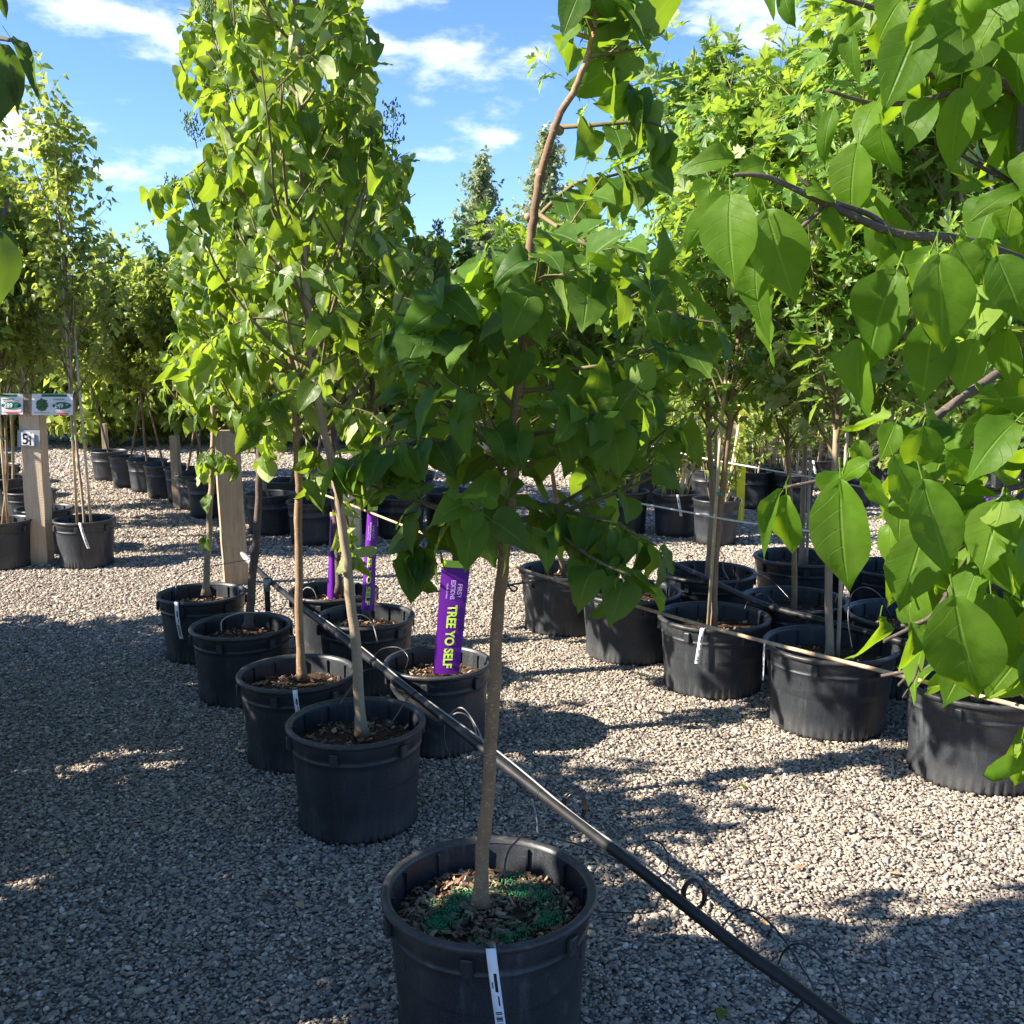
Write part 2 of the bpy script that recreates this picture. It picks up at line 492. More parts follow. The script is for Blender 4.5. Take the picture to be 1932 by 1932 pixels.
def stone_mat():
    m, N, L, b = newmat('gravel_stone')
    oi = N.new('ShaderNodeObjectInfo')
    c = ramp(N, L, oi.outputs['Random'], [(0, (.12, .11, .10)), (.12, (.24, .21, .18)), (.26, (.40, .335, .26)), (.38, (.29, .265, .235)), (.50, (.47, .385, .29)), (.60, (.34, .305, .26)),
                                          (.70, (.44, .375, .30)), (.79, (.52, .385, .28)), (.87, (.54, .455, .34)), (.94, (.66, .57, .44)), (1, (.78, .71, .60))])
    f = noise(N, L, 60, 4, .6)
    c = mixc(N, L, 1.0, c, ramp(N, L, f, [(.3, .6), (.7, 1.1)]), 'MULTIPLY')
    L.new(c, b.inputs['Base Color']); b.inputs['Roughness'].default_value = .8; b.inputs['Specular IOR Level'].default_value = .25
    return m


def gravel():
    lib = bpy.data.collections.new('stones'); sm = stone_mat(); rs = np.random.RandomState(3)
    t = (1 + 5 ** .5) / 2
    iv = np.array([(-1, t, 0), (1, t, 0), (-1, -t, 0), (1, -t, 0), (0, -1, t), (0, 1, t), (0, -1, -t), (0, 1, -t), (t, 0, -1), (t, 0, 1), (-t, 0, -1), (-t, 0, 1)], float)
    iv /= np.linalg.norm(iv[0])
    fc = [(0, 11, 5), (0, 5, 1), (0, 1, 7), (0, 7, 10), (0, 10, 11), (1, 5, 9), (5, 11, 4), (11, 10, 2), (10, 7, 6), (7, 1, 8), (3, 9, 4), (3, 4, 2), (3, 2, 6), (3, 6, 8), (3, 8, 9), (4, 9, 5), (2, 4, 11), (6, 2, 10), (8, 6, 7), (9, 8, 1)]
    import bmesh
    for k in range(7):
        bm = bmesh.new()
        vv = [bm.verts.new(p * (1 + .28 * rs.randn(3) * .5)) for p in iv]
        for f in fc: bm.faces.new([vv[i] for i in f])
        bmesh.ops.subdivide_edges(bm, edges=bm.edges[:], cuts=1, smooth=.35)
        sc = (rs.uniform(.85, 1.25), rs.uniform(.65, .9), rs.uniform(.42, .65))
        for v in bm.verts: v.co = Vector((v.co.x * sc[0], v.co.y * sc[1], v.co.z * sc[2])) * 1.0
        me = bpy.data.meshes.new('stone'); bm.to_mesh(me); bm.free(); me.materials.append(sm)
        if k % 2 == 0:
            for p in me.polygons: p.use_smooth = True
        ob = bpy.data.objects.new('stone', me); lib.objects.link(ob)
    pts = []
    for (d0, d1, dens) in ((1.45, 3.2, 20000), (3.2, 5.2, 17000), (5.2, 7.2, 9500), (7.2, 10.5, 4200), (10.5, 16, 1300)):
        w = d1 * .5 * 1.22 + .35; n = int(dens * 2 * w * (d1 - d0))
        x = rs.uniform(-w, w, n); y = rs.uniform(d0, d1, n)
        ok = np.abs(x) < (y * .5 * 1.2 + .3)
        pts.append(np.stack([x[ok], y[ok], rs.uniform(-.004, .007, ok.sum())], 1))
    P = np.concatenate(pts); me = bpy.data.meshes.new('gravel'); me.vertices.add(len(P)); me.vertices.foreach_set('co', P.ravel())
    size = rs.lognormal(0, .34, len(P)) * np.where(P[:, 1] < 5.2, .0051, np.where(P[:, 1] < 7.2, .0066, np.where(P[:, 1] < 10.5, .0092, .015)))
    size = np.clip(size, .0025, .03)
    a = me.attributes.new('size', 'FLOAT', 'POINT'); a.data.foreach_set('value', size.astype(np.float32))
    me.update(); me.materials.append(sm)
    ob = bpy.data.objects.new('gravel', me); COL.objects.link(ob)
    tag(ob, 'loose grey and tan pebbles covering the yard', 'gravel', kind='stuff')
    nt = bpy.data.node_groups.new('scatter', 'GeometryNodeTree')
    nt.interface.new_socket('Geometry', in_out='INPUT', socket_type='NodeSocketGeometry')
    nt.interface.new_socket('Geometry', in_out='OUTPUT', socket_type='NodeSocketGeometry')
    N, L = nt.nodes, nt.links
    gi, go = N.new('NodeGroupInput'), N.new('NodeGroupOutput')
    ci = N.new('GeometryNodeCollectionInfo'); ci.inputs['Collection'].default_value = lib
    ci.inputs['Separate Children'].default_value = True; ci.inputs['Reset Children'].default_value = True
    ip = N.new('GeometryNodeInstanceOnPoints'); ip.inputs['Pick Instance'].default_value = True
    rv = N.new('FunctionNodeRandomValue'); rv.data_type = 'FLOAT_VECTOR'
    rv.inputs[0].default_value = (-.45, -.45, 0); rv.inputs[1].default_value = (.45, .45, 6.283)
    na = N.new('GeometryNodeInputNamedAttribute'); na.data_type = 'FLOAT'; na.inputs['Name'].default_value = 'size'
    L.new(gi.outputs[0], ip.inputs['Points']); L.new(ci.outputs[0], ip.inputs['Instance'])
    L.new(rv.outputs[0], ip.inputs['Rotation']); L.new(na.outputs[0], ip.inputs['Scale'])
    L.new(ip.outputs[0], go.inputs[0])
    md = ob.modifiers.new('scatter', 'NODES'); md.node_group = nt


gravel()


# ------------------------------------------------------------------ leaves
def interp(pts, u):
    return np.interp(u, [p[0] for p in pts], [p[1] for p in pts])


def blade(kind, across=1, droop=.25, fold=.25, ripple=.05, seed=0, petiole=.3, twist=0):
    """one leaf, 1 long, base at the origin, tip along +y, upper face +z; returns verts, faces, uvs"""
    rs = random.Random(seed)
    if kind == 'ovate':
        mid = [0, .03, .09, .18, .3, .43, .56, .68, .78, .86, .93, 1]
        edge = [(0, 0), (.02, .075), (.07, .155), (.16, .235), (.28, .295), (.41, .325), (.53, .315), (.65, .265), (.755, .185), (.845, .10), (.925, .035), (1, 0)]
    elif kind == 'heart':
        mid = [0, .01, .04, .1, .2, .32, .46, .6, .73, .84, .92, 1]
        edge = [(0, 0), (-.07, .12), (-.08, .26), (.0, .38), (.13, .44), (.27, .44), (.42, .385), (.57, .32), (.70, .235), (.82, .14), (.91, .06), (1, 0)]
    elif kind == 'heart_low':
        mid = [0, .05, .25, .55, .8, 1]
        edge = [(0, 0), (-.06, .25), (.18, .42), (.5, .33), (.78, .12), (1, 0)]
    elif kind == 'small':
        mid = [0, .3, .65, 1]; edge = [(0, 0), (.25, .3), (.6, .24), (1, 0)]
    V = []; F = []; U = []
    rows = len(mid); ss = [-1, 0, 1] if across == 1 else [-1, -.5, 0, .5, 1]
    lobes = [rs.uniform(.85, 1.12) for _ in range(2)]
    phx = rs.uniform(0, 6)

    def bend(x, y, z):
        # curve the whole blade down along its length
        a = droop * max(y, -.1) * 1.6
        yy = y * (1 - .12 * droop * abs(y)) if abs(droop) < .01 else math.sin(a) / (droop * 1.6)
        zz = -(1 - math.cos(a)) / (droop * 1.6 if abs(droop) > .01 else 1)
        t = twist * y
        x2 = x * math.cos(t) - z * math.sin(t); z2 = x * math.sin(t) + z * math.cos(t)
        return (x2, yy - z2 * math.sin(a), zz + z2 * math.cos(a))
    for i in range(rows):
        for s in ss:
            k = abs(s); eu, ew = edge[i]; ew *= lobes[0 if s < 0 else 1]
            y = mid[i] * (1 - k) + eu * k; x = ew * s
            z = fold * abs(x) + ripple * k * math.sin(i * 1.9 + phx + (2 if s > 0 else 0)) * (1 if 0 < i < rows - 1 else 0)
            if k == .5: z += .012
            V.append(bend(x, y, z)); U.append((s * .5 + .5, mid[i] * .7 + eu * .3))
    n = len(ss)
    for i in range(rows - 1):
        for j in range(n - 1):
            F.append((i * n + j, i * n + j + 1, (i + 1) * n + j + 1, (i + 1) * n + j))
    if petiole:
        b = len(V); w = .011
        pp = [(0, -petiole, petiole * .25), (0, -petiole * .5, petiole * .12), (0, 0.02, -.004)]
        for p in pp:
            for a in (0, 2.1, 4.2): V.append((p[0] + w * math.cos(a), p[1], p[2] + w * math.sin(a))); U.append((.5, .02))
        for i in range(2):
            for j in range(3): F.append((b + i * 3 + j, b + i * 3 + (j + 1) % 3, b + i * 3 + 3 + (j + 1) % 3, b + i * 3 + 3 + j))
    return V, F, U, petiole


def maple(seed=0, droop=.3, fold=.2, petiole=.45):
    rs = random.Random(seed)
    pts = [(0, .0), (.10, -.06), (.30, -.02), (.24, .08), (.36, .13), (.56, .22), (.40, .32), (.48, .42), (.26, .44), (.20, .40), (.14, .50), (.24, .68), (.13, .66), (.09, .78), (0, 1)]
    out = pts + [(-x, y) for (x, y) in reversed(pts[1:-1])]
    V = [(0, .12, 0)]; U = [(.5, .1)]
    for (x, y) in out:
        r2 = x * x + (y - .2) ** 2
        V.append((x * rs.uniform(.9, 1.1), y, fold * abs(x) - droop * r2 * .8 + rs.uniform(-.03, .03))); U.append((x + .5, y))
    n = len(out)
    F = [(0, 1 + i, 1 + (i + 1) % n) for i in range(n)]
    b = len(V); w = .012
    for p in ((0, -petiole, .1), (0, .05, 0)):
        for a in (0, 2.1, 4.2): V.append((p[0] + w * math.cos(a), p[1], p[2] + w * math.sin(a))); U.append((.5, 0))
    for j in range(3): F.append((b + j, b + (j + 1) % 3, b + 3 + (j + 1) % 3, b + 3 + j))
    return V, F, U, petiole


TPL = {}
TPL['heart'] = [blade('heart', 2, d, f, r, i, .3, t) for i, (d, f, r, t) in enumerate([(.35, .22, .03, 0), (.6, .10, .04, .3), (.25, .35, .03, -.2), (.9, .2, .05, .2), (.15, .08, .04, -.4), (.5, .5, .03, .1), (1.3, .35, .05, .5), (1.0, .6, .04, -.5)])]
TPL['ovate'] = [blade('ovate', 2, d, f, r, i + 20, .16, t) for i, (d, f, r, t) in enumerate([(.35, .30, .022, .12), (.6, .45, .03, .45), (.9, .35, .035, -.5), (.2, .22, .03, -.25), (1.2, .6, .03, .5)])]
TPL['heart_low'] = [blade('heart_low', 1, d, f, r, i + 40, .25, t) for i, (d, f, r, t) in enumerate([(.4, .3, .04, 0), (.7, .2, .06, .4), (.2, .5, .02, -.3), (1.0, .35, .05, .1)])]
TPL['small'] = [blade('small', 1, d, f, 0, i + 60, 0, 0) for i, (d, f) in enumerate([(.3, .3), (.6, .1), (.1, .5)])]
TPL['maple'] = [maple(i, d, f) for i, (d, f) in enumerate([(.35, .25), (.6, .1), (.2, .5), (.9, .3)])]


class Leaves:
    def __init__(s, kind): s.kind = kind; s.items = [[] for _ in TPL[kind]]

    def add(s, pos, axis, normal, size, tint, var=None, hang=True, wid=None):
        a = Vector(axis)
        if a.length < 1e-6: return
        a.normalize(); n = Vector(normal); n = n - a * n.dot(a)
        if n.length < 1e-4: n = Vector((0, -1, 0)) - a * (-a.y)
        n.normalize(); x = a.cross(n)
        k = random.randrange(len(s.items)) if var is None else var
        pet = TPL[s.kind][k][3]
        p = Vector(pos) + (a * pet * size if hang else Vector((0, 0, 0)))
        if wid is None: wid = random.uniform(.88, 1.1)
        s.items[k].append((*p, *(x * size * wid), *(a * size), *(n * size), tint))

    def count(s): return sum(len(i) for i in s.items)

    def build(s, name, mat, parent=None, origin=(0, 0, 0)):
        VV = []; LV = []; LS = []; UU = []; TT = []; nv = 0
        for k, it in enumerate(s.items):
            if not it: continue
            A = np.array(it); tv, tf, tu, _ = TPL[s.kind][k]
            tv = np.array(tv); tu = np.array(tu); m = len(tv)
            P = A[:, None, 0:3] + tv[None, :, 0:1] * A[:, None, 3:6] + tv[None, :, 1:2] * A[:, None, 6:9] + tv[None, :, 2:3] * A[:, None, 9:12]
            VV.append(P.reshape(-1, 3)); TT.append(np.repeat(A[:, 12], m))
            loops = np.concatenate([np.array(f) for f in tf]); lens = np.array([len(f) for f in tf])
            base = (np.arange(len(A)) * m + nv)[:, None]
            LV.append((loops[None, :] + base).ravel()); LS.append(np.tile(lens, len(A)))
            UU.append(np.tile(tu[loops], (len(A), 1)))
            nv += m * len(A)
        me = bpy.data.meshes.new(name)
        if VV:
            V = np.concatenate(VV) - np.array(origin)[None, :]; LVv = np.concatenate(LV); LSs = np.concatenate(LS)
            me.vertices.add(len(V)); me.vertices.foreach_set('co', V.astype(np.float32).ravel())
            me.loops.add(len(LVv)); me.loops.foreach_set('vertex_index', LVv.astype(np.int32))
            st = np.concatenate([[0], np.cumsum(LSs)[:-1]]).astype(np.int32)
            me.polygons.add(len(LSs)); me.polygons.foreach_set('loop_start', st); me.polygons.foreach_set('loop_total', LSs.astype(np.int32))
            me.polygons.foreach_set('use_smooth', np.ones(len(LSs), bool))
            uv = me.uv_layers.new(name='UVMap'); uv.data.foreach_set('uv', np.concatenate(UU).astype(np.float32).ravel())
            at = me.attributes.new('tint', 'FLOAT', 'POINT'); at.data.foreach_set('value', np.concatenate(TT).astype(np.float32))
            me.update(calc_edges=True)
        me.materials.append(mat)
        ob = bpy.data.objects.new(name, me); COL.objects.link(ob)
        if parent is not None: ob.parent = parent
        else: ob.location = origin
        return ob


rnd = random.Random(11)


def rv(k=1): return Vector((rnd.gauss(0, k), rnd.gauss(0, k), rnd.gauss(0, k)))


UP = Vector((0, 0, 1))


class Spec:
    def __init__(s, **k):
        s.leaf = .09; s.node = .05; s.kids = 4; s.depth = 1; s.droop = .6; s.mask = None; s.up = .12; s.tipn = 3; s.tint = (.1, .9); s.start = .25
        s.vary = .22; s.flat = 1.0; s.keep = 1.0; s.pair = 2; s.wid = 1.0; s.jit = .42; s.rvar = (.8, 1.1)
        s.__dict__.update(k)


def put_leaf(lb, p, axis, sp, size, out):
    ok = True
    if sp.mask is not None:
        tip = p + axis.normalized() * size * .85
        for q in (p, tip):
            x, y = PX(q)
            if not sp.mask(x, y, q): ok = False
    if not ok or rnd.random() > sp.keep: return
    nrm = UP * sp.flat + out * .55 + rv(sp.jit)
    lb.add(p, axis, nrm, size, rnd.uniform(*sp.tint), wid=sp.wid * rnd.uniform(.86, 1.12))


def branch(lb, bb, p, d, Ln, r, sp, level=0):
    n = 7; pts = [p.copy()]; dirs = [d.normalized()]; q = p.copy(); dd = d.normalized()
    for i in range(n):
        dd = (dd + UP * (sp.up if level == 0 else -.02) * .5 + rv(.075)).normalized()
        q = q + dd * (Ln / n); pts.append(q.copy()); dirs.append(dd.copy())
    okb = True
    if sp.mask is not None:
        keepn = len(pts)
        for i, a in enumerate(pts):
            x, y = PX(a)
            if not sp.mask(x, y, a): keepn = i; break
        if level == 0 and keepn < 3 and not sp.mask(*PX(pts[0]), pts[0]): keepn = 0
        pts = pts[:keepn]; dirs = dirs[:keepn]
    if len(pts) >= 2:
        bb.tube(pts, [max(.0011, r * (1 - .75 * i / n)) for i in range(len(pts))], 6 if level == 0 else 4, cap=False)
    if len(pts) < 2: return
    Lreal = Ln * (len(pts) - 1) / n
    # leaves at opposite nodes
    s = Lreal * (sp.start if level == 0 else .15); k = rnd.randrange(4)
    while s < Lreal:
        t = s / Ln * n; i = min(int(t), len(pts) - 2); f = t - i
        q = pts[i].lerp(pts[i + 1], min(f, 1)); dd = dirs[i]
        side = dd.cross(UP)
        if side.length < .1: side = Vector((1, 0, 0))
        side.normalize(); oth = dd.cross(side).normalized()
        ax = side if k % 2 == 0 else oth; k += 1
        for sg in ((1, -1) if sp.pair == 2 else (1 if k % 2 else -1,)):
            a = ax * sg * .8 + dd * .45 - UP * sp.droop + rv(.2)
            out = Vector((dd.x, dd.y, 0))
            put_leaf(lb, q, a, sp, sp.leaf * rnd.uniform(1 - sp.vary, 1 + sp.vary), out)
        s += sp.node * rnd.uniform(.7, 1.3)
    for _ in range(sp.tipn):
        a = dirs[-1] * .8 - UP * sp.droop * .7 + rv(.45)
        put_leaf(lb, pts[-1], a, sp, sp.leaf * rnd.uniform(.5, .95), dirs[-1])
    if level < sp.depth:
        for c in range(sp.kids):
            t = rnd.uniform(.25, .95) * (len(pts) - 1); i = min(int(t), len(pts) - 2); q = pts[i].lerp(pts[i + 1], t - i); dd = dirs[i]
            side = dd.cross(UP + rv(.3)).normalized() * (1 if c % 2 else -1)
            cd = (dd * .75 + side * rnd.uniform(.5, 1.0) + UP * rnd.uniform(-.1, .35)).normalized()
            branch(lb, bb, q, cd, Ln * rnd.uniform(.28, .5), r * .5, sp, level + 1)


def along(path, z):
    for a, b in zip(path[:-1], path[1:]):
        if (a.z - z) * (b.z - z) <= 0 and abs(a.z - b.z) > 1e-6: return a.lerp(b, (z - a.z) / (b.z - a.z))
    return path[-1].copy()


def crown(lb, bb, path, z0, z1, rad, nb, sp, elev=(25, 55), rbr=.007):
    for i in range(nb):
        f = (i + rnd.random() * .8) / nb; z = z0 + (z1 - z0) * f
        p = along(path, z); a = i * 2.399 + rnd.uniform(-.4, .4); e = R(rnd.uniform(*elev))
        Ln = rad(f, a) * rnd.uniform(*sp.rvar) / max(.35, math.cos(e))
        d = Vector((math.cos(a) * math.cos(e), math.sin(a) * math.cos(e), math.sin(e)))
        branch(lb, bb, p, d, Ln, rbr * (1 - .4 * f), sp)


def smooth_path(pts, k=4):
    out = []
    P = [Vector(p) for p in pts]
    for i in range(len(P) - 1):
        a, b, c, d = P[max(i - 1, 0)], P[i], P[i + 1], P[min(i + 2, len(P) - 1)]
        for j in range(k):
            t = j / k
            out.append(.5 * ((2 * b) + (c - a) * t + (2 * a - 5 * b + 4 * c - d) * t * t + (3 * b - a - 3 * c + d) * t ** 3))
    out.append(P[-1]); return out


def trunk_mesh(path, r0, r1, seed=0, knots=6, flare=1.6):
    rs = random.Random(seed); mb = MB(); p = smooth_path(path, 6)
    p = [a + Vector((math.sin(i * .8 + seed) + rs.gauss(0, .6), rs.gauss(0, 1), 0)) * r0 * .09 for i, a in enumerate(p)]
    n = len(p); ks = [rs.uniform(.15, .95) for _ in range(knots)]; rad = []
    for i in range(n):
        t = i / (n - 1); r = r0 + (r1 - r0) * t
        if t < .05: r *= 1 + (flare - 1) * (1 - t / .05) ** 2
        for k in ks: r *= 1 + .16 * math.exp(-((t - k) / .008) ** 2)
        rad.append(r * rs.uniform(.97, 1.03))
    mb.tube(p, rad, 12)
    for k in ks:   # stubs of cut side shoots
        i = int(k * (n - 1)); a = rs.uniform(0, 6.28); d = Vector((math.cos(a), math.sin(a), .5)).normalized()
        mb.tube([p[i], p[i] + d * rad[i] * 1.5], [rad[i] * .45, rad[i] * .35], 7)
    return mb, p, rad


# ------------------------------------------------------------------ pots
def pot_parts(D=.45, H=.38, seg=96, detail=True):
    R0, R1, RL = D * .415, D * .462, D * .5
    mb = MB()
    nz = 14 if detail else 5
    prof = []
    for i in range(nz + 1):
        t = i / nz; prof.append((R0 + (R1 - R0) * t, t * (H - .055)))
    waves = 46

    def mod(i, a):
        z = prof[i][1] if i < len(prof) else 1
        k = max(0, 1 - z / (H * .17))
        return (abs(math.sin(a * waves / 2)) - .5) * .014 * min(1, k * 2.2) if k > 0 else .0006 * math.sin(a * 3)
    prof[-2:-1] = [(prof[-2][0], prof[-2][1]), (prof[-2][0] + .003, prof[-2][1] + .002), (prof[-2][0] + .003, prof[-2][1] + .006), (prof[-2][0] + .001, prof[-2][1] + .008)]
    outer = [(R0 * .9, .012)] + [(R0 - .003, .002)] + prof + [(R1 + .0035, H - .052), (R1 + .0045, H - .018)]
    prof = outer
    mb.lathe(outer, seg * (2 if detail else 1), mod=mod if detail else None)
    inner = [(R1 - .002, H - .01), (R1 - .006, H - .03), (R1 - .008, H * .5), (R1 * .93, H * .45)]
    ri = MB()
    rp = [(R1 + .0045, H - .022), (RL - .008, H - .018), (RL - .001, H - .014), (RL, H - .005), (RL - .004, H), (RL - .012, H + .001), (R1 - .001, H - .002), (R1 - .004, H - .010)]
    ri.lathe(rp, seg)
    ii = MB(); mb.lathe(inner, seg)
    if detail:
        for k in range(12):   # stiffening ribs inside and tabs under the lip
            a = 2 * math.pi * k / 12 + .1
            c, s = math.cos(a), math.sin(a)
            from mathutils import Matrix
            rot = Matrix.Rotation(a, 3, 'Z')
            mb.box((c * (R1 - .008), s * (R1 - .008), H - .065), (.010, .005, .10), rot)
        for k in range(6):
            a = 2 * math.pi * k / 6 + .35
            rot = Matrix.Rotation(a, 3, 'Z'); c, s = math.cos(a), math.sin(a)
            mb.box((c * (R1 + .009), s * (R1 + .009), H - .048), (.014, .026, .040), rot, .003)
    return mb, ri


def soil_disc(R1, z, seed=0, amp=.012):
    rs = random.Random(seed); mb = MB(); vs = [(0, 0, z + amp)]; fs = []
    rings, seg = 9, 36
    for i in range(1, rings + 1):
        for k in range(seg):
            a = 2 * math.pi * k / seg; r = R1 * i / rings
            vs.append((r * math.cos(a), r * math.sin(a), z + amp * (1 - (i / rings) ** 2) + rs.uniform(-.004, .004)))
    for k in range(seg): fs.append((0, 1 + k, 1 + (k + 1) % seg))
    for i in range(rings - 1):
        for k in range(seg):
            fs.append((1 + i * seg + k, 1 + (i + 1) * seg + k, 1 + (i + 1) * seg + (k + 1) % seg, 1 + i * seg + (k + 1) % seg))
    mb.add(vs, fs); return mb


def chips(n, R1, z, name, mat, parent, seed, size=(.006, .02), patches=None, box=False, flat=.16):
    rs = np.random.RandomState(seed); V = []; F = []; T = []
    c = 0
    while c < n:
        if patches:
            px, py, pr = patches[rs.randint(len(patches))]
            x, y = px + rs.randn() * pr * .5, py + rs.randn() * pr * .5
        else:
            a, r = rs.uniform(0, 6.283), R1 * rs.uniform(0, 1) ** .5; x, y = r * math.cos(a), r * math.sin(a)
        if x * x + y * y > (R1 * .97) ** 2: c += .3; continue
        c += 1
        l = rs.uniform(*size); w = l * rs.uniform(.2, .65) if not box else l; h = l * flat
        e = Vector((rs.uniform(-.7, .7), rs.uniform(-.7, .7), rs.uniform(0, 6.28)))
        from mathutils import Euler
        mt = Euler(e).to_matrix(); b = len(V); hz = z + .012 * (1 - (x * x + y * y) / R1 ** 2) + rs.uniform(0, .006)
        sk = rs.uniform(.5, 1, 8)
        j = 0
        for zz in (-h / 2, h / 2):
            for (xx, yy) in ((-l / 2, -w / 2), (l / 2, -w / 2), (l / 2, w / 2), (-l / 2, w / 2)):
                v = mt @ Vector((xx * sk[j], yy * sk[j], zz)); j += 1
                V.append((x + v.x, y + v.y, hz + v.z))
        F += [(b + 3, b + 2, b + 1, b), (b + 4, b + 5, b + 6, b + 7), (b, b + 1, b + 5, b + 4), (b + 1, b + 2, b + 6, b + 5), (b + 2, b + 3, b + 7, b + 6), (b + 3, b, b + 4, b + 7)]
        T += [rs.uniform()] * 8
    me = bpy.data.meshes.new(name); me.from_pydata(V, [], F)
    at = me.attributes.new('tint', 'FLOAT', 'POINT'); at.data.foreach_set('value', np.array(T, np.float32))
    me.materials.append(mat); ob = bpy.data.objects.new(name, me); COL.objects.link(ob); ob.parent = parent
    ob['kind'] = 'stuff'
    return ob


def strip_tag(parent, D, H, ang, length=.12, width=.016, curl=.3, seed=0, tilt=0.0):
    """white bar-code strip looped over the rim, hanging on the outside; ang = direction on the rim"""
    mb = MB(); ink = MB()
    c, s = math.cos(ang), math.sin(ang); tx, ty = -s, c
    prof = [(D * .5 - .018, H - .035), (D * .5 - .016, H + .004), (D * .5 + .003, H + .004)]
    n = 10
    for i in range(1, n + 1):
        t = i / n; prof.append((D * .5 + .005 + curl * .03 * math.sin(t * 3) , H + .002 - length * t))
    vs = []; fs = []
    for i, (r, z) in enumerate(prof):
        off = tilt * max(0, i - 2) / n * length
        for k in (-1, 1):
            for th in (0, .0008):
                vs.append(((r + th) * c + tx * (k * width / 2 + off), (r + th) * s + ty * (k * width / 2 + off), z))
    for i in range(len(prof) - 1):
        a = i * 4; b = a + 4
        fs += [(a, a + 2, b + 2, b), (a + 1, b + 1, b + 3, a + 3), (a, b, b + 1, a + 1), (a + 2, a + 3, b + 3, b + 2)]
    mb.add(vs, fs)
    o = mb.build('tag', M['white'], parent)
    # printed bar code
    rs = random.Random(seed)

    def at(t, x):
        j = min(int(t * n), n - 1); f = t * n - j; r0, z0 = prof[2 + j]; r1, z1 = prof[3 + j]
        r = r0 + (r1 - r0) * f + .0014; off = tilt * (j + f) / n * length
        return Vector((r * c + tx * (x * width + off), r * s + ty * (x * width + off), z0 + (z1 - z0) * f))
    t = .60
    while t < .93:
        w = rs.choice((.006, .012, .02)); ink.add([at(t, -.32), at(t, .32), at(t + w, .32), at(t + w, -.32)], [(0, 1, 2, 3)], False); t += w + rs.choice((.007, .012, .02))
    for (a, b, x0, x1) in ((.22, .40, -.05, .25), (.30, .36, -.3, -.2), (.44, .54, .1, .25)):
        ink.add([at(a, x0), at(a, x1), at(b, x1), at(b, x0)], [(0, 1, 2, 3)], False)
    ink.build('printing', M['ink'], o)
    return o


POTC = {}


def pot_mesh(D, H, detail):
    k = (round(D, 3), round(H, 3), detail)
    if k not in POTC:
        a, b = pot_parts(D, H, 72 if detail else 28, detail)
        o1 = a.build('pot', M['pot']); o2 = b.build('rim', M['rim'])
        POTC[k] = (o1.data, o2.data)
        bpy.data.objects.remove(o1); bpy.data.objects.remove(o2)
    return POTC[k]


def add_pot(root, D=.45, H=.38, detail=True, rot=0, soil=.075, mulch=120, seed=0, fert=None):
    m1, m2 = pot_mesh(D, H, detail)
    p = bpy.data.objects.new('pot', m1); COL.objects.link(p); p.parent = root; p.rotation_euler.z = rot
    r = bpy.data.objects.new('rim', m2); COL.objects.link(r); r.parent = p
    s = soil_disc(D * .455, H - soil, seed).build('soil', M['soil'], root)
    if mulch: chips(mulch, D * .44, H - soil + .004, 'mulch', M['mulch'], s, seed + 1, size=(.006, .030))
    if fert: chips(2400, D * .44, H - soil + .008, 'fertiliser_granules', M['fert'], s, seed + 2, size=(.0020, .0036), patches=fert, box=True, flat=1)
    return p


# ------------------------------------------------------------------ the potted trees of the near double row
LP = [(330, -60), (335, 0), (338, 170), (352, 205), (395, 225), (395, 320), (340, 335), (283, 350), (280, 395), (322, 430), (322, 520), (330, 620), (298, 650), (300, 770), (372, 830),
      (380, 930), (440, 930), (460, 850), (545, 865), (575, 930), (690, 960), (735, 1000), (850, 950), (870, 700), (870, 600), (842, 520), (852, 450), (775, 440), (788, 400), (786, 290),
      (700, 235), (722, 110), (692, 0), (690, -60)]


def left_mask(x, y, q):
    if y < 20: return 325 < x < 700 or y < -60
    return inside(LP, x, y)


GRP = 'young trees in black nursery pots'
NEARG = 'potted trees of the near double row'


def shoots(lst, leaf=.09):
    def f(lb, bb, p, sp):
        s2 = Spec(**{**sp.__dict__, 'mask': None, 'leaf': leaf, 'keep': 1.0})
        for pts in lst:
            ww = [W(x, y, d) for (x, y, d) in pts]; ww[0] = along(p, ww[0].z); q = smooth_path(ww, 4); (bb.tube(q, [.004 * (1 - .7 * i / len(q)) for i in range(len(q))], 6) if len(pts) > 2 else None)
            for i in range(2, len(q)):
                dd = (q[i] - q[i - 1]).normalized(); side = dd.cross(UP)
                side = side.normalized() if side.length > .1 else Vector((1, 0, 0))
                for sg in (1, -1): put_leaf(lb, q[i], side * sg * .7 + dd * .4 - UP * .9 + rv(.25), s2, leaf * rnd.uniform(.7, 1.15), dd)
    return f


def near_tree(label, rimpx, D, H, trunk_px, dist, spec, crown_z, rad, nb, r0, mat_leaf, bark_m, kind='heart', seed=0, tags=(), fert=None, elev=(25, 55), extra=None, mulch=260, name='potted_tree', grp=NEARG, rot=0, rbr=.007, knots=7):
    global rnd
    rnd = random.Random(seed); random.seed(seed)
    c = G(rimpx[0], rimpx[1], H); root = empty(name, (c.x, c.y, 0), label, 'potted tree', grp)
    pot = add_pot(root, D, H, True, rot, seed=seed, fert=fert, mulch=mulch)
    for (ang, ln, wd, tl) in tags: strip_tag(pot, D, H, ang - rot, ln, wd, .3, seed, tl)
    org = Vector((c.x, c.y, 0)); dist = c.y; path = [W(x, y, dist + (dd if dd else 0)) for (x, y, dd) in trunk_px]
    mb, p, rad_ = trunk_mesh(path, r0, r0 * (.26 if mulch > 500 else .42), seed, knots)
    tr = mb.build('trunk', bark_m, root, org)
    lb, bb = Leaves(kind), MB()
    crown(lb, bb, p, crown_z[0], crown_z[1], rad, nb, spec, elev, rbr)
    if extra: extra(lb, bb, p, spec)
    bb.build('branches', M['twig'], root, org)
    f = lb.build('foliage', mat_leaf, root, org)
    return root, p, tr, f


def T(l): return [(a[0], a[1], a[2] if len(a) > 2 else 0) for a in l]


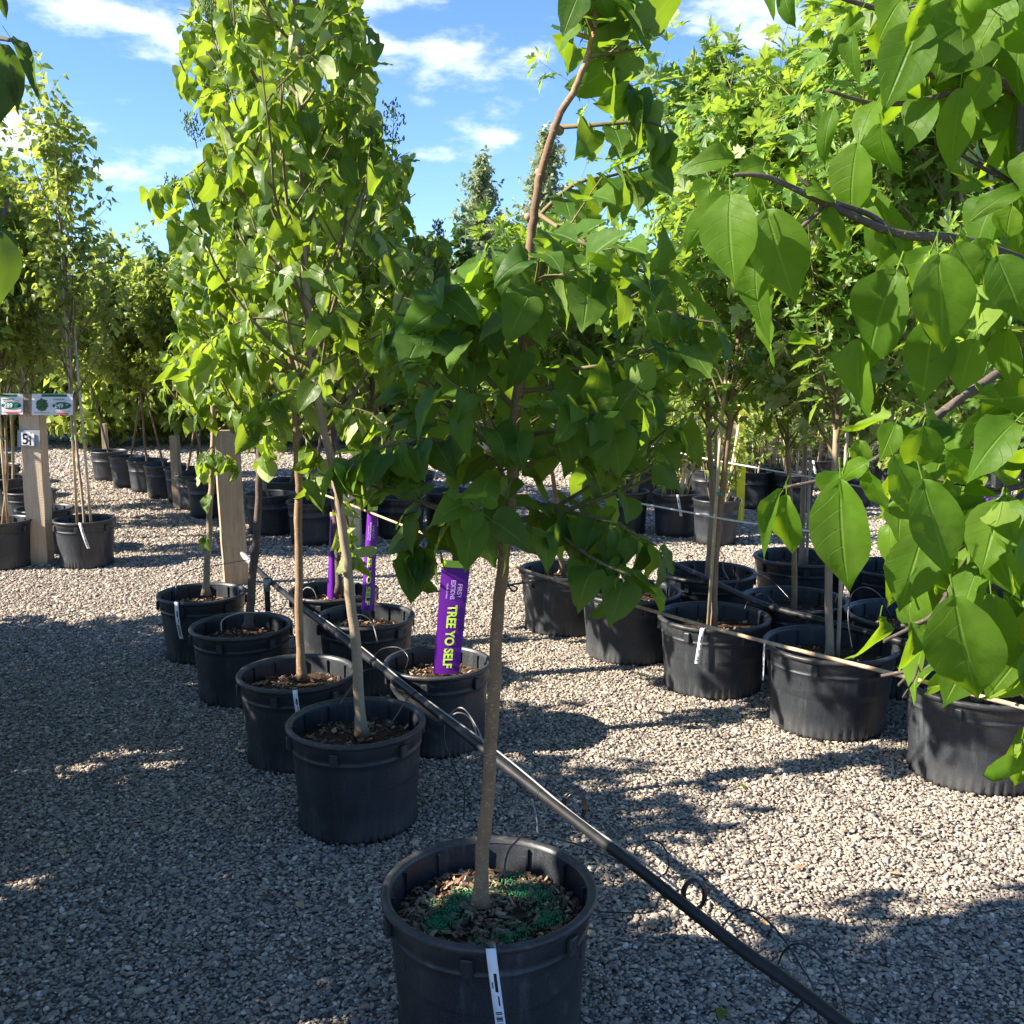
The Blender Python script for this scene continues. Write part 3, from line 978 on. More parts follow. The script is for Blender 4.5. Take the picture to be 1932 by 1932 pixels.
# front tree
FP = [(700, 640), (760, 560), (850, 520), (880, 470), (960, 470), (945, 400), (1000, 360), (1045, 380), (1030, 240), (1010, 200), (1050, 60), (1075, -40), (1270, -40), (1265, 30), (1180, 130), (1260, 190), (1270, 330),
      (1210, 380), (1260, 470), (1370, 590), (1390, 640), (1320, 700), (1315, 860), (1270, 920), (1175, 985), (1290, 1060), (1290, 1110), (1180, 1140), (1150, 1200), (1070, 1130), (1060, 1050), (905, 1060), (850, 1010), (835, 1130),
      (755, 1140), (720, 1030), (740, 960), (690, 900), (620, 960), (570, 960), (590, 880), (680, 830), (640, 740)]


def front_mask(x, y, q):
    if 130 < y < 540:
        lx = 1000 + (560 - y) * .14 if y > 240 else 1045 + (240 - y) * .5
        if x < lx + (8 if y < 470 else 5) and not (880 < x < 985 and y > 470): return False
    return inside(FP, x, y)


def front_extra(lb, bb, p, sp):
    def br(pts, n=2):
        q = smooth_path([W(x, y, d) for (x, y, d) in pts], 4)
        for a, b in zip(q[:-1], q[1:]): pass
        bb.tube(q, [.0055 * (1 - .7 * i / len(q)) for i in range(len(q))], 6)
        for i in range(3, len(q), 1):
            dd = (q[i] - q[i - 1]).normalized(); side = dd.cross(UP).normalized()
            for sg in (1, -1):
                put_leaf(lb, q[i], side * sg * .7 + dd * .5 - UP * .6 + rv(.2), sp, sp.leaf * rnd.uniform(.75, 1.15), dd)
    br([(950, 930, 2.15), (1050, 960, 2.05), (1150, 985, 1.95), (1240, 1030, 1.9)])
    br([(955, 920, 2.15), (1060, 1010, 2.0), (1130, 1060, 1.85), (1190, 1085, 1.8)])
    br([(950, 900, 2.15), (860, 960, 2.1), (800, 1010, 2.05), (785, 1040, 2.05)])
    br([(960, 880, 2.15), (820, 830, 2.0), (700, 850, 1.95), (640, 880, 1.95)])
    br([(985, 700, 2.15), (1130, 690, 2.05), (1280, 640, 2.0)])
    br([(1000, 560, 2.15), (1150, 560, 2.1), (1300, 600, 2.05), (1360, 610, 2.05)])
    br([(985, 650, 2.15), (860, 600, 2.05), (740, 610, 2.0)])
    br([(1050, 240, 2.15), (1130, 235, 2.1), (1220, 230, 2.1), (1250, 240, 2.1)])
    br([(1005, 420, 2.15), (1080, 350, 2.1), (1160, 330, 2.1), (1220, 310, 2.1)])
    br([(1010, 400, 2.15), (1120, 470, 2.0), (1230, 520, 1.95)])
    br([(1110, 100, 2.15), (1160, 130, 2.1), (1210, 190, 2.1)])


fspec = Spec(leaf=.088, node=.08, kids=3, keep=.8, jit=.36, rvar=(.7, 1.25), wid=.93, droop=.5, mask=front_mask, up=.05, tint=(0, 1), vary=.25)
front = near_tree('frontmost potted tree, green granules on its soil and a white tag curling down its pot', (923, 1672), .47, .33,
                  T([(905, 1708, -.03), (912, 1600), (925, 1430), (934, 1260), (945, 1100), (962, 960), (972, 800), (985, 660), (998, 545), (1004, 430), (1018, 340), (1046, 240), (1085, 165), (1112, 95), (1128, 0), (1145, -130)]), 2.15,
                  fspec, (.98, 2.5), lambda f, a: (.36 if f < .40 else (.26 if f < .5 else .13)), 50, .0155, M['leaf_front'], M['bark'], seed=7,
                  tags=[(R(-88), .21, .020, .12)], fert=[(.05, .09, .065), (.10, .07, .05), (-.08, .00, .055), (-.11, -.05, .04), (.07, -.09, .07), (.02, -.14, .06), (.13, -.02, .035), (-.05, .05, .04)], elev=(8, 40), extra=front_extra, mulch=1100)
# tape collar on the leader
c0 = W(998, 552, 2.15); c1 = W(996, 570, 2.15)
mb = MB(); mb.tube([c1, c0], .0125, 14); mb.build('tape_collar', M['tape'], front[2], front[0].location)
# two bare cut knots on the leader
for (x, y) in ((1002, 412), (1022, 328), (1052, 243)):
    mb = MB(); a = W(x + 4, y + 4, 2.15); b = W(x - 7, y - 4, 2.12); mb.tube([a, a.lerp(b, .5), b], [.010, .0095, .0075], 10); mb.build('pruned_knot', M['bark_tan'], front[2], front[0].location)


def lspec(**k):
    d = dict(leaf=.082, node=.09, kids=3, keep=.68, wid=.78, rvar=(.55, 1.3), droop=1.15, mask=left_mask, up=.25, tint=(0, 1), vary=.28, flat=.7); d.update(k); return Spec(**d)


t2 = near_tree('potted tree with tan scarred trunk standing just behind the frontmost pot on its left', (672, 1358), .435, .33,
               T([(682, 1388), (673, 1240), (660, 1120), (645, 985), (628, 880), (605, 780), (585, 640), (574, 480), (568, 300), (562, 100), (558, -150)]), 3.02,
               lspec(), (1.22, 2.85), lambda f, a: .44 - .20 * f, 38, .017, M['leaf_lilac'], M['bark_tan'], seed=21, elev=(20, 60), extra=shoots([[(610, 770, 3.15), (560, 735, 3.1), (505, 755, 3.05), (472, 800, 3.05)], [(628, 860, 3.15), (670, 875, 3.1), (700, 920, 3.1)], [(600, 700, 3.15), (700, 640, 3.1), (800, 600, 3.05), (850, 610, 3.0)], [(640, 900, 3.15), (655, 980, 3.1), (668, 1050, 3.08)], [(605, 760, 3.15), (700, 780, 3.05), (760, 850, 3.0)], [(590, 620, 3.15), (480, 600, 3.05), (400, 640, 3.0), (360, 700, 3.0)]]))
t3 = near_tree('potted tree with straight slim grey trunk, third pot back in the left file', (560, 1266), .43, .32,
               T([(569, 1282), (564, 1150), (563, 1000), (563, 900), (558, 800), (548, 640), (545, 470), (500, 420), (450, 330), (427, 230), (415, 60), (410, -80)]), 3.48,
               lspec(), (1.2, 2.8), lambda f, a: .44 - .20 * f, 36, .0155, M['leaf_lilac'], M['bark'], seed=32, tags=[(R(-80), .12, .016, .1)], elev=(20, 60), extra=shoots([[(560, 800, 3.65), (590, 850, 3.55), (590, 910, 3.5)], [(558, 780, 3.65), (520, 800, 3.6), (500, 860, 3.6)], [(550, 650, 3.6), (430, 640, 3.5), (330, 680, 3.5)], [(550, 700, 3.6), (640, 760, 3.5), (680, 840, 3.5)], [(430, 240, 3.6), (390, 300, 3.5), (330, 345, 3.5), (290, 360, 3.5)]]))
t4 = near_tree('potted tree with dark leaning trunk in a dusty pot, fourth back in the left file', (455, 1178), .43, .31,
               T([(468, 1185), (476, 1100), (486, 980), (490, 850), (487, 700), (478, 560), (468, 430)]), 4.06,
               lspec(), (1.0, 2.0), lambda f, a: .48 - .12 * f, 36, .019, M['leaf_lilac'], M['bark_dark'], seed=43, elev=(10, 50))
t5 = near_tree('potted tree with thin pale trunk bearing small shoots, last pot of the left file', (381, 1117), .42, .31,
               T([(389, 1122), (394, 1000), (400, 880), (402, 760), (400, 640), (395, 520)]), 4.6,
               lspec(), (1.05, 1.95), lambda f, a: .40 - .1 * f, 28, .0165, M['leaf_lilac'], M['bark_tan'], seed=54, tags=[(R(-105), .17, .02, .1)], elev=(5, 50), extra=shoots([[(402, 840, 4.8), (388, 860, 4.7), (378, 890, 4.7)], [(402, 845, 4.8), (425, 862, 4.7), (440, 880, 4.7)], [(400, 930, 4.8), (392, 932, 4.78)], [(396, 1010, 4.8), (390, 1012, 4.78)]], .075))
b1 = near_tree('potted tree in the pot that holds the large purple slogan tag', (826, 1246), .405, .32,
               T([(852, 1262), (856, 1150), (862, 1000), (858, 900), (840, 760), (815, 640), (800, 520)]), 3.6,
               lspec(), (1.10, 1.95), lambda f, a: .44 - .1 * f, 30, .015, M['leaf_lilac'], M['bark_dark'], seed=65, elev=(5, 50))
b2 = near_tree('potted tree with narrow wrapped purple slogan tag, behind the broad tag', (690, 1160), .43, .32,
               T([(690, 1168), (697, 1050), (704, 930), (706, 800), (700, 660), (690, 500), (680, 330), (675, 250)]), 4.25,
               lspec(), (1.10, 2.4), lambda f, a: .48 - .2 * f, 36, .017, M['leaf_lilac'], M['bark_dark'], seed=76, elev=(10, 55))
b3 = near_tree('potted tree hidden by foliage, in the rear pot with the narrow purple sleeve', (630, 1112), .43, .32,
               T([(640, 1118), (632, 960), (625, 820), (620, 680), (615, 520)]), 4.75,
               lspec(), (1.15, 2.1), lambda f, a: .42 - .1 * f, 24, .016, M['leaf_lilac'], M['bark_dark'], seed=87, elev=(10, 55))


# lacy flower panicles at branch tips of the second tree
def panicle(parent, origin, px, py, d, size, seed, lean=(0, 0)):
    rs = random.Random(seed); mb = MB(); p = W(px, py, d)
    up = Vector((lean[0], 0, 1)).normalized()
    mb.tube([p, p + up * size], [.0016, .0008], 4)
    for i in range(11):
        q = p + up * size * (.15 + .8 * i / 11); a = rs.uniform(0, 6.28); l = size * .45 * (1 - .6 * i / 11)
        dd = (Vector((math.cos(a), math.sin(a), .9))).normalized(); e = q + dd * l
        mb.tube([q, e], [.001, .0006], 3)
        for j in range(9):
            w = q.lerp(e, rs.uniform(.3, 1)) + Vector((rs.gauss(0, 1), rs.gauss(0, 1), rs.gauss(0, 1))) * .006
            mb.tube([w, w + Vector((rs.gauss(0, .4), rs.gauss(0, .4), 1)).normalized() * .008], [.0022, .0015], 4)
    mb.build('flower_panicle', M['twig_green'], parent, origin)


M['twig_green'] = plain('green_buds', (.10, .17, .045), .6, .3)
for k, (px, py, d, s, ln) in enumerate(((740, 300, 3.0, .15, (.05, 0)), (400, 60, 3.3, .13, (0, 0)), (372, 280, 3.3, .1, (-.2, 0)), (350, 380, 3.3, .09, (-.8, 0)), (820, 470, 3.5, .09, (.2, 0)), (415, 25, 3.3, .1, (.2, 0)))):
    panicle(t2[0], t2[0].location, px, py, d, s, 100 + k, ln)

# ------------------------------------------------------------------ maples of the right rows, one built, the others copied
def proto_tree(label, kind, mat, bark_m, D, H, h, sp, z0, rad, nb, r0, seed, loc=(0, 0, 0), group=None, stake=None, elev=(30, 65), detail=True, lean=.03, rbr=.006, cat='potted tree', name='potted_tree', mulch=70, bend=.03, potless=False):
    global rnd
    rnd = random.Random(seed); random.seed(seed); rs = random.Random(seed)
    root = empty(name, (0, 0, 0), label, cat, group)
    if not potless:
        pot = add_pot(root, D, H, detail, rs.uniform(0, 6), seed=seed, mulch=mulch)
    zb = H - .08 if not potless else -.02
    path = [Vector((0, 0, zb))]; q = path[0].copy(); lx, ly = rs.gauss(0, lean), rs.gauss(0, lean)
    for i in range(6):
        q = q + Vector((lx + rs.gauss(0, bend) * .5, ly + rs.gauss(0, bend) * .5, (h - zb) / 6)); path.append(q.copy())
    mb, p, _ = trunk_mesh(path, r0, r0 * .3, seed, 4 if detail else 0, 1.4)
    mb.build('trunk', bark_m, root)
    lb, bb = Leaves(kind), MB()
    crown(lb, bb, p, z0, h * .97, rad, nb, sp, elev, rbr)
    bb.build('branches', M['twig'], root); lb.build('foliage', mat, root)
    for k, (dx, dy, sh, sr, mt) in enumerate(stake or []):
        mb = MB(); mb.tube([(dx, dy, zb), (dx * .6 + lx, dy * .6 + ly, zb + sh * .5), (dx * .4 + lx * 4, dy * .4 + ly * 4, zb + sh)], [sr, sr * .92, sr * .8], 8); so = mb.build('stake', M[mt], root)
        for z in (.62, 1.15, 1.7):
            if z < sh:
                mb = MB(); f = z / sh; mb.tube([(dx * (1 - .6 * f) + lx * 4 * f, dy * (1 - .6 * f) + ly * 4 * f, zb + z - .006), (dx * (1 - .6 * f) + lx * 4 * f, dy * (1 - .6 * f) + ly * 4 * f, zb + z + .006)], sr * 1.25, 8); mb.build('tie', M['teal'], so)
    root.location = loc
    return root


def relabel(o, label, group=None):
    o['label'] = label
    if group: o['group'] = group
    return o


def mspec(**k):
    d = dict(rvar=(.55, 1.35), leaf=.080, node=.05, kids=3, keep=.68, droop=.45, tint=(0, 1), vary=.28, flat=.8, depth=1, up=.3); d.update(k); return Spec(**d)


MG = 'maples in black pots along the right rows'
mrad = lambda f, a: (.48 if f < .38 else .48 - .42 * ((f - .38) / .62) ** .9)
ma = proto_tree('x', 'maple', M['leaf_maple'], M['bark_tan'], .52, .33, 2.62, mspec(), 1.02, mrad, 54, .0165, 201, group=MG, stake=[(.03, -.01, 2.2, .008, 'stakepale')])
mb_ = proto_tree('x', 'maple', M['leaf_maple'], M['bark'], .49, .32, 2.5, mspec(), 1.08, mrad, 48, .016, 202, group=MG, stake=[(-.03, .02, 1.9, .008, 'bamboo')])
mc = proto_tree('x', 'maple', M['leaf_maple'], M['bark_tan'], .50, .33, 2.8, mspec(), 1.0, mrad, 54, .017, 203, group=MG, stake=[(.02, .03, 2.3, .008, 'stakepale')])
md_ = proto_tree('x', 'maple', M['leaf_maple'], M['bark'], .49, .32, 1.85, mspec(), .98, lambda f, a: .40 - .2 * f, 34, .014, 204, group=MG, elev=(15, 60))
maples = [  # (rim px, rim py, height of rim, proto, spin, label)
    (1567, 1212, .33, 0, .3, 'maple in the sunlit dusty grey pot crossed by the tan cable, pale trunk base'),
    (1347, 1160, .32, 1, 1.2, 'maple with smooth grey trunk in the pot with a straight white tag'),
    (1190, 1112, .32, 3, 2.2, 'maple in the dark pot half behind the lowest heart-shaped leaves'),
    (1066, 1072, .32, 3, 3.2, 'maple in the leftmost pot of the right rows, just right of the front trunk'),
    (1846, 1287, .33, 2, 4.2, 'maple in the nearest pot of the right rows, cut by the photo edge'),
    (1335, 1080, .32, 2, 5.3, 'maple with darker trunk in the pot just beyond the pipe and the white tag pot'),
    (1500, 1128, .32, 3, .9, 'maple in the shaded pot between the dusty grey pot and the pipe'),
    (1710, 1160, .32, 0, 2.6, 'maple with thick pale trunk behind the dusty grey pot, right side of the pipe'),
    (1960, 1200, .32, 1, 3.7, 'maple in the second pot behind the nearest right pot, by the photo edge'),
    (1512, 1052, .32, 0, 5.9, 'maple in the tall black pot shaded under the middle of the hanging leaves'),
    (1690, 1072, .32, 2, .5, 'maple in the rear dark pot between the pale trunk and the hanging leaves'),
    (1880, 1090, .32, 1, 1.7, 'maple of the rear row hidden behind the hanging leaves on the right'),
]
protos = [ma, mb_, mc, md_]; used = set()
for (px, py, H, k, spin, lab) in maples:
    o = protos[k] if k not in used else copy_tree(protos[k]); used.add(k)
    c = G(px, py, H); o.location = (c.x, c.y, 0); o.rotation_euler.z = spin; relabel(o, lab)
    if px == 1347:
        pt = [c2 for c2 in o.children if c2.name.startswith('pot')][0]; strip_tag(pt, .49, .32, R(-112) - spin - pt.rotation_euler.z, .15, .018, 0, 5, -.12)
    if px == 1567:
        pt = [c2 for c2 in o.children if c2.name.startswith('pot')][0]; strip_tag(pt, .52, .33, R(-176) - spin - pt.rotation_euler.z, .15, .018, 0, 6, 0)

# ------------------------------------------------------------------ left: sparse young trees around the numbered post
sg = 'young trees left of the gravel aisle'
sspec = lambda **k: Spec(**dict(dict(leaf=.055, node=.035, kids=5, droop=.5, tint=(0, 1), vary=.3, flat=.6, depth=1, up=.5, keep=.75), **k))
la = proto_tree('tall sparse tree with two long bamboo stakes in the pot right of post 51', 'heart_low', M['leaf_small'], M['bark_tan'], .40, .32, 2.72, sspec(keep=.55, kids=4), 1.1, lambda f, a: .50 - .22 * f, 34, .010, 301,
                group=sg, stake=[(-.05, 0, 2.2, .010, 'bamboo'), (.045, .0, 2.0, .010, 'stakepale')], elev=(35, 68), lean=.012)
lb_ = proto_tree('x', 'heart_low', M['leaf_small'], M['bark_tan'], .40, .32, 2.55, sspec(leaf=.058, keep=.58), 1.05, lambda f, a: .42 - .2 * f, 46, .011, 302,
                 group=sg, stake=[(-.05, .02, 1.6, .010, 'bamboo'), (.06, .03, 1.3, .009, 'stakepale')], elev=(30, 70))
lc = proto_tree('x', 'heart_low', M['leaf_small'], M['bark'], .40, .32, 2.05, sspec(leaf=.058, keep=.58), 1.05, lambda f, a: .44 - .2 * f, 48, .011, 303,
                group=sg, stake=[(.05, -.02, 1.5, .010, 'bamboo')], elev=(30, 70))
c = G(159, 978, .32); la.location = (c.x, c.y, 0)
ptl = [c2 for c2 in la.children if c2.name.startswith('pot')][0]; strip_tag(ptl, .40, .32, R(-75) - ptl.rotation_euler.z, .17, .018, .6, 9, .25)
left_spots = [(-3.35, 7.25), (-3.85, 8.1), (-4.4, 8.95), (-4.95, 9.8), (-5.5, 10.8), (-3.42, 6.75), (-4.15, 7.5), (-4.7, 8.3), (-5.2, 9.2), (-5.7, 10.1), (-4.3, 6.9), (-5.0, 7.8), (-5.6, 8.8)]
left_lab = ['staked tree directly behind the pot right of post 51', 'second staked tree behind the pot right of post 51', 'third staked tree back along the left edge of the aisle',
            'fourth staked tree back along the left edge of the aisle', 'last staked tree of the row on the left edge of the aisle', 'tree in the dark pot partly hidden by post 51 at the left frame edge',
            'bushy tree behind the price boards, second in from the aisle', 'bushy tree in the second file from the aisle, behind the price boards', 'bushy tree further back in the second file left of the aisle',
            'rearmost bushy tree of the second file left of the aisle', 'bushy tree at the left photo edge behind the pot with the white tube', 'second bushy tree from the front at the left photo edge', 'third bushy tree back at the left photo edge']
for i, ((x, y), lab) in enumerate(zip(left_spots, left_lab)):
    src = (lb_, lc)[i % 2]; o = src if i < 2 else copy_tree(src)
    o.location = (x, y, 0); o.rotation_euler.z = i * 1.3; relabel(o, lab, sg)
# right side of the aisle
ag = 'potted trees on the far right side of the aisle'
ap = [(395, 905), (372, 893), (350, 883), (311, 876), (278, 867), (243, 860), (206, 850)]
alab = ['pale dusty pot with a tree, nearest on the right side of the aisle', 'second potted tree along the right side of the aisle', 'third potted tree along the right side of the aisle',
        'fourth potted tree along the right side of the aisle', 'fifth potted tree along the right side of the aisle', 'sixth potted tree along the right side of the aisle',
        'farthest potted tree along the right side of the aisle']
ld = proto_tree(alab[0], 'heart_low', M['leaf_small'], M['bark'], .40, .32, 1.95, sspec(leaf=.055, keep=.9, up=.2), .95, lambda f, a: .52 - .2 * f, 44, .012, 304, group=ag, elev=(15, 55), detail=False)
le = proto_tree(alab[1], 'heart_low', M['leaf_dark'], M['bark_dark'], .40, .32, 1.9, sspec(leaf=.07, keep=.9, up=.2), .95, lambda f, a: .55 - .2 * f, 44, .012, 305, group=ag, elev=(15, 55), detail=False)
for i, ((px, py), lab) in enumerate(zip(ap, alab)):
    src = (ld, le)[i % 2] if i < 2 else ld; o = src if i < 2 else copy_tree(src)
    c = G(px, py, .32); o.location = (c.x, c.y, 0); o.rotation_euler.z = i * 2.1; relabel(o, lab, ag)
# dark trees beyond the left double row
dg = 'potted trees across the cross aisle behind the near rows'
dp = [(509, 930), (590, 944), (545, 905), (655, 930), (755, 935), (845, 925), (620, 895), (780, 890)]
for i, (px, py) in enumerate(dp):
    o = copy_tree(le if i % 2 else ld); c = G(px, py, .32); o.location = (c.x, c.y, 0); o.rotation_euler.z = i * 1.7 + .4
    relabel(o, 'dark potted tree across the cross aisle, mostly hidden behind the near foliage', dg)
relabel([o for o in COL.objects if o.get('group') == dg][0], 'tree in the dark pot with a hanging tube, just right of the sawn board post')

# right distance: pots of staked young trees
fg = 'small pots with bamboo stakes in the right distance'


def staked_pot(seed, h):
    rs = random.Random(seed); root = empty('staked_pot', (0, 0, 0), 'x', 'potted plant', fg); add_pot(root, .36, .34, False, seed=seed, mulch=0)
    for k in range(4):
        mb = MB(); a = rs.uniform(0, 6.28); x, y = .07 * math.cos(a), .07 * math.sin(a); mb.tube([(x, y, .25), (x * 2.4, y * 2.4, .25 + h * rs.uniform(.5, 1))], .011, 6); mb.build('stake', M['bamboo' if k % 2 else 'stakepale'], root)
    global rnd
    rnd = random.Random(seed)
    lb, bb = Leaves('small'), MB()
    for k in range(7):
        a = rs.uniform(0, 6.28); branch(lb, bb, Vector((.03 * math.cos(a), .03 * math.sin(a), .26)), Vector((math.cos(a) * .45, math.sin(a) * .45, 1)), h * rs.uniform(.5, 1.0), .005, Spec(leaf=.055, node=.03, kids=3, droop=.2, start=.55, up=.1), 0)
    bb.build('stems', M['twig'], root); lb.build('foliage', M['leaf_small'], root)
    return root


sp1, sp2 = staked_pot(401, .8), staked_pot(402, 1.0)
k = 0
first_far = [(1275, 928), (1182, 925), (1420, 888), (1500, 893), (1352, 940), (1720, 960)]
flab = ['small pot with a white tag and slanting bamboo stakes, beyond the white cable', 'small staked pot left of the pot with the slanting bamboo stakes', 'grey ribbed pot just right of the yellow post',
        'pot second to the right of the yellow post', 'dark staked pot between the tagged small pot and the yellow post', 'small staked pot behind the hanging leaves on the right']
for i, (px, py) in enumerate(first_far):
    o = (sp1, sp2)[i] if i < 2 else copy_tree((sp1, sp2)[i % 2]); c = G(px, py, .34); o.location = (c.x, c.y, 0); o.rotation_euler.z = i * 1.9; relabel(o, flab[i])
    if i == 0:
        pt = [c2 for c2 in o.children if c2.name.startswith('pot')][0]; strip_tag(pt, .36, .34, R(-95) - 0, .16, .02, 0, 3, .2)
rr = random.Random(77)
for row in range(7):
    for j in range(9):
        y = 9.4 + row * .95 + rr.uniform(-.08, .08); x = 1.2 + j * .62 + row * .1 + rr.uniform(-.08, .08)
        if x > y * .53: continue
        px, py = PX((x, y, .34))
        if abs(px - 1385) < 24 and y < 8.5: continue
        o = copy_tree((sp1, sp2)[(row + j) % 2]); o.location = (x, y, 0); o.rotation_euler.z = rr.uniform(0, 6.28); o.scale = (1, 1, rr.uniform(.9, 1.1))
        relabel(o, 'small black pot with bamboo stakes in the block of pots seen under the maples')

# columnar birches above the foliage in the middle
bg_ = 'narrow columnar trees on the skyline'
bsp = Spec(leaf=.07, node=.045, kids=4, droop=.3, tint=(0, 1), depth=1, up=.5, flat=.4)
br = proto_tree('shorter narrow columnar pale tree rising on the skyline left of the front leader', 'small', M['leaf_birch'], M['bark_tan'], .5, .42, 3.85, bsp, .8, lambda f, a: .50 * (1 - f) ** .8 + .05, 80, .02, 501, group=bg_, elev=(55, 75), detail=False)
c = W(925, 520, 14.0); br.location = (c.x, 14.0, 0)
b2_ = copy_tree(br); c = W(1018, 500, 13.2); b2_.location = (c.x, 13.2, 0); b2_.scale = (1, 1, 1.04); b2_.rotation_euler.z = 2; relabel(b2_, 'taller narrow columnar pale tree on the skyline just right of the front leader')
b3_ = copy_tree(br); c = W(1085, 500, 14.5); b3_.location = (c.x, 14.5, 0); b3_.scale = (.9, .9, .88); b3_.rotation_euler.z = 4; relabel(b3_, 'narrow columnar pale tree half hidden by the maples beside the front tree')

# far belt of trees closing the yard
tg = 'distant trees closing the end of the yard'
ft = [proto_tree('x', 'small', M[m], M['bark_dark'], .5, .4, h, Spec(leaf=.20, node=.10, kids=4, droop=.3, tint=(0, 1), depth=1, up=.25, flat=.5), .12, lambda f, a: 1.2 - .6 * f, 80, .05, sd, elev=(0, 60), detail=False, cat='tree', name='distant_tree', rbr=.02, potless=True, group=tg)
      for (m, h, sd) in (('leaf_maple', 2.0, 601), ('leaf_small', 2.3, 602))]
ft.append(proto_tree('x', 'small', M['leaf_small'], M['bark_dark'], .5, .4, 1.15, Spec(leaf=.14, node=.08, kids=4, droop=.3, tint=(0, 1), depth=1, up=.1, flat=.5), .03, lambda f, a: .95 - .5 * f, 80, .03, 603, elev=(-2, 60), detail=False, cat='shrub', name='distant_shrub', rbr=.015, potless=True, group='low shrubs at the far end of the yard'))
tx = []
for i in range(26): tx.append((-16 + i * 1.25, 22.5 + .8 * math.sin(i * 2.3)))
for i in range(21): tx.append((-22 + i * 2.2, 27 + 1.5 * math.sin(i * 1.7)))
for i, (x, y) in enumerate(tx):
    o = ft[i] if i < 2 else copy_tree(ft[i % 2]); o.location = (x, y, 0); o.rotation_euler.z = i * 1.1; s_ = .95 + .3 * abs(math.sin(i * 3.7)); o.scale = (s_ * 1.1, s_ * 1.1, s_ * (.62 if y < 24.5 else .85))
    relabel(o, ('mid green' if i % 2 == 0 else 'yellowish green') + ' bushy tree in the belt closing the far end of the yard')

for i in range(34):
    o = ft[2] if i == 0 else copy_tree(ft[2]); o.location = (-12.5 + i * .76, 14.9 + .35 * math.sin(i * 1.9), 0); o.rotation_euler.z = i * 1.3; s_ = .9 + .35 * abs(math.sin(i * 2.7)); o.scale = (s_, s_, s_ * 1.1)
    relabel(o, 'low green shrub in the hedge closing the far end of the yard')

# ------------------------------------------------------------------ rows just outside the frame on the left, whose shade falls on the gravel
og = 'potted trees beside the camera on the left'
ob_ = proto_tree('low leafy potted tree of the left row beside the camera', 'heart', M['leaf_lilac'], M['bark'], .43, .32, 1.55, Spec(leaf=.1, node=.08, kids=3, droop=.7, tint=(0, 1), up=.15), .55, lambda f, a: .52 - .2 * f, 34, .017, 702, group=og, mulch=0, elev=(5, 50))
oa = proto_tree('leafy potted tree of the left row beside the camera', 'heart', M['leaf_lilac'], M['bark'], .45, .38, 2.5, Spec(leaf=.1, node=.085, kids=3, droop=.7, tint=(0, 1), up=.2, keep=.7), .85, lambda f, a: .46 - .2 * f, 34, .017, 701, group=og, mulch=0)
shade = [(-1.75, 1.55, 1), (-2.55, 1.0, 1), (-1.95, 2.25, 0), (-2.35, 2.9, 0), (-2.8, 3.55, 0), (-3.3, 4.15, 0), (-2.55, 2.0, 0), (-2.95, 2.7, 0), (-3.4, 3.35, 0), (-3.95, 3.9, 0), (-1.6, .8, 0), (-4.3, 4.4, 0)]
seen = set()
for i, (x, y, k) in enumerate(shade):
    src = oa if k else ob_; o = copy_tree(src) if k in seen else src; seen.add(k); o.location = (x, y, 0); o.rotation_euler.z = i * 1.9

# ------------------------------------------------------------------ the near tree on the right whose branches hang into the picture
rnd = random.Random(900); random.seed(900)
hang = empty('hanging_tree', (1.16, 1.62, 0), 'near tree whose leafy branches hang in from the top right corner', 'tree')
add_pot(hang, .46, .38, True, seed=5)
org = hang.location.copy()
mbt, pth, _ = trunk_mesh([Vector((1.16, 1.62, .3)), Vector((1.14, 1.58, .8)), Vector((1.12, 1.52, 1.3)), Vector((1.02, 1.44, 1.8)), W(1925, 160, 1.38), W(1830, 10, 1.34), W(1760, -120, 1.3)], .022, .012, 3, 5)
mbt.build('trunk', M['bark_dark'], hang, org)
bb = MB(); lb = Leaves('ovate')


def twig(pts, r=.005, r2=.0018):
    q = smooth_path([W(*p) for p in pts], 5); n = len(q); bb.tube(q, [r + (r2 - r) * i / n for i in range(n)], 8)
    return q


twig([(2240, 640, 1.5), (1990, 520, 1.4), (1890, 478, 1.32), (1800, 450, 1.28), (1690, 440, 1.24), (1560, 385, 1.2), (1450, 335, 1.16), (1385, 330, 1.15)], .009)
twig([(1690, 440, 1.24), (1640, 405, 1.23), (1560, 375, 1.2), (1500, 330, 1.2)], .004)
twig([(1560, 385, 1.2), (1470, 470, 1.22), (1400, 560, 1.24)], .003)
twig([(2240, 700, 1.55), (2000, 640, 1.45), (1860, 720, 1.35), (1760, 790, 1.3), (1680, 850, 1.25), (1590, 895, 1.2), (1480, 920, 1.18)], .008)
twig([(1860, 720, 1.35), (1800, 760, 1.3), (1720, 860, 1.25), (1700, 940, 1.25)], .004)
twig([(2240, 880, 1.5), (2000, 900, 1.4), (1900, 960, 1.3), (1830, 1050, 1.25), (1760, 1160, 1.2), (1700, 1180, 1.2)], .006)
twig([(1925, 160, 1.38), (1840, 110, 1.36), (1740, 45, 1.33), (1600, 0, 1.3), (1520, -30, 1.3)], .006)
twig([(1925, 160, 1.38), (1840, 160, 1.36), (1740, 190, 1.33), (1650, 195, 1.3), (1560, 170, 1.28)], .005)
twig([(1925, 190, 1.38), (1920, 330, 1.37), (1900, 420, 1.34)], .005)
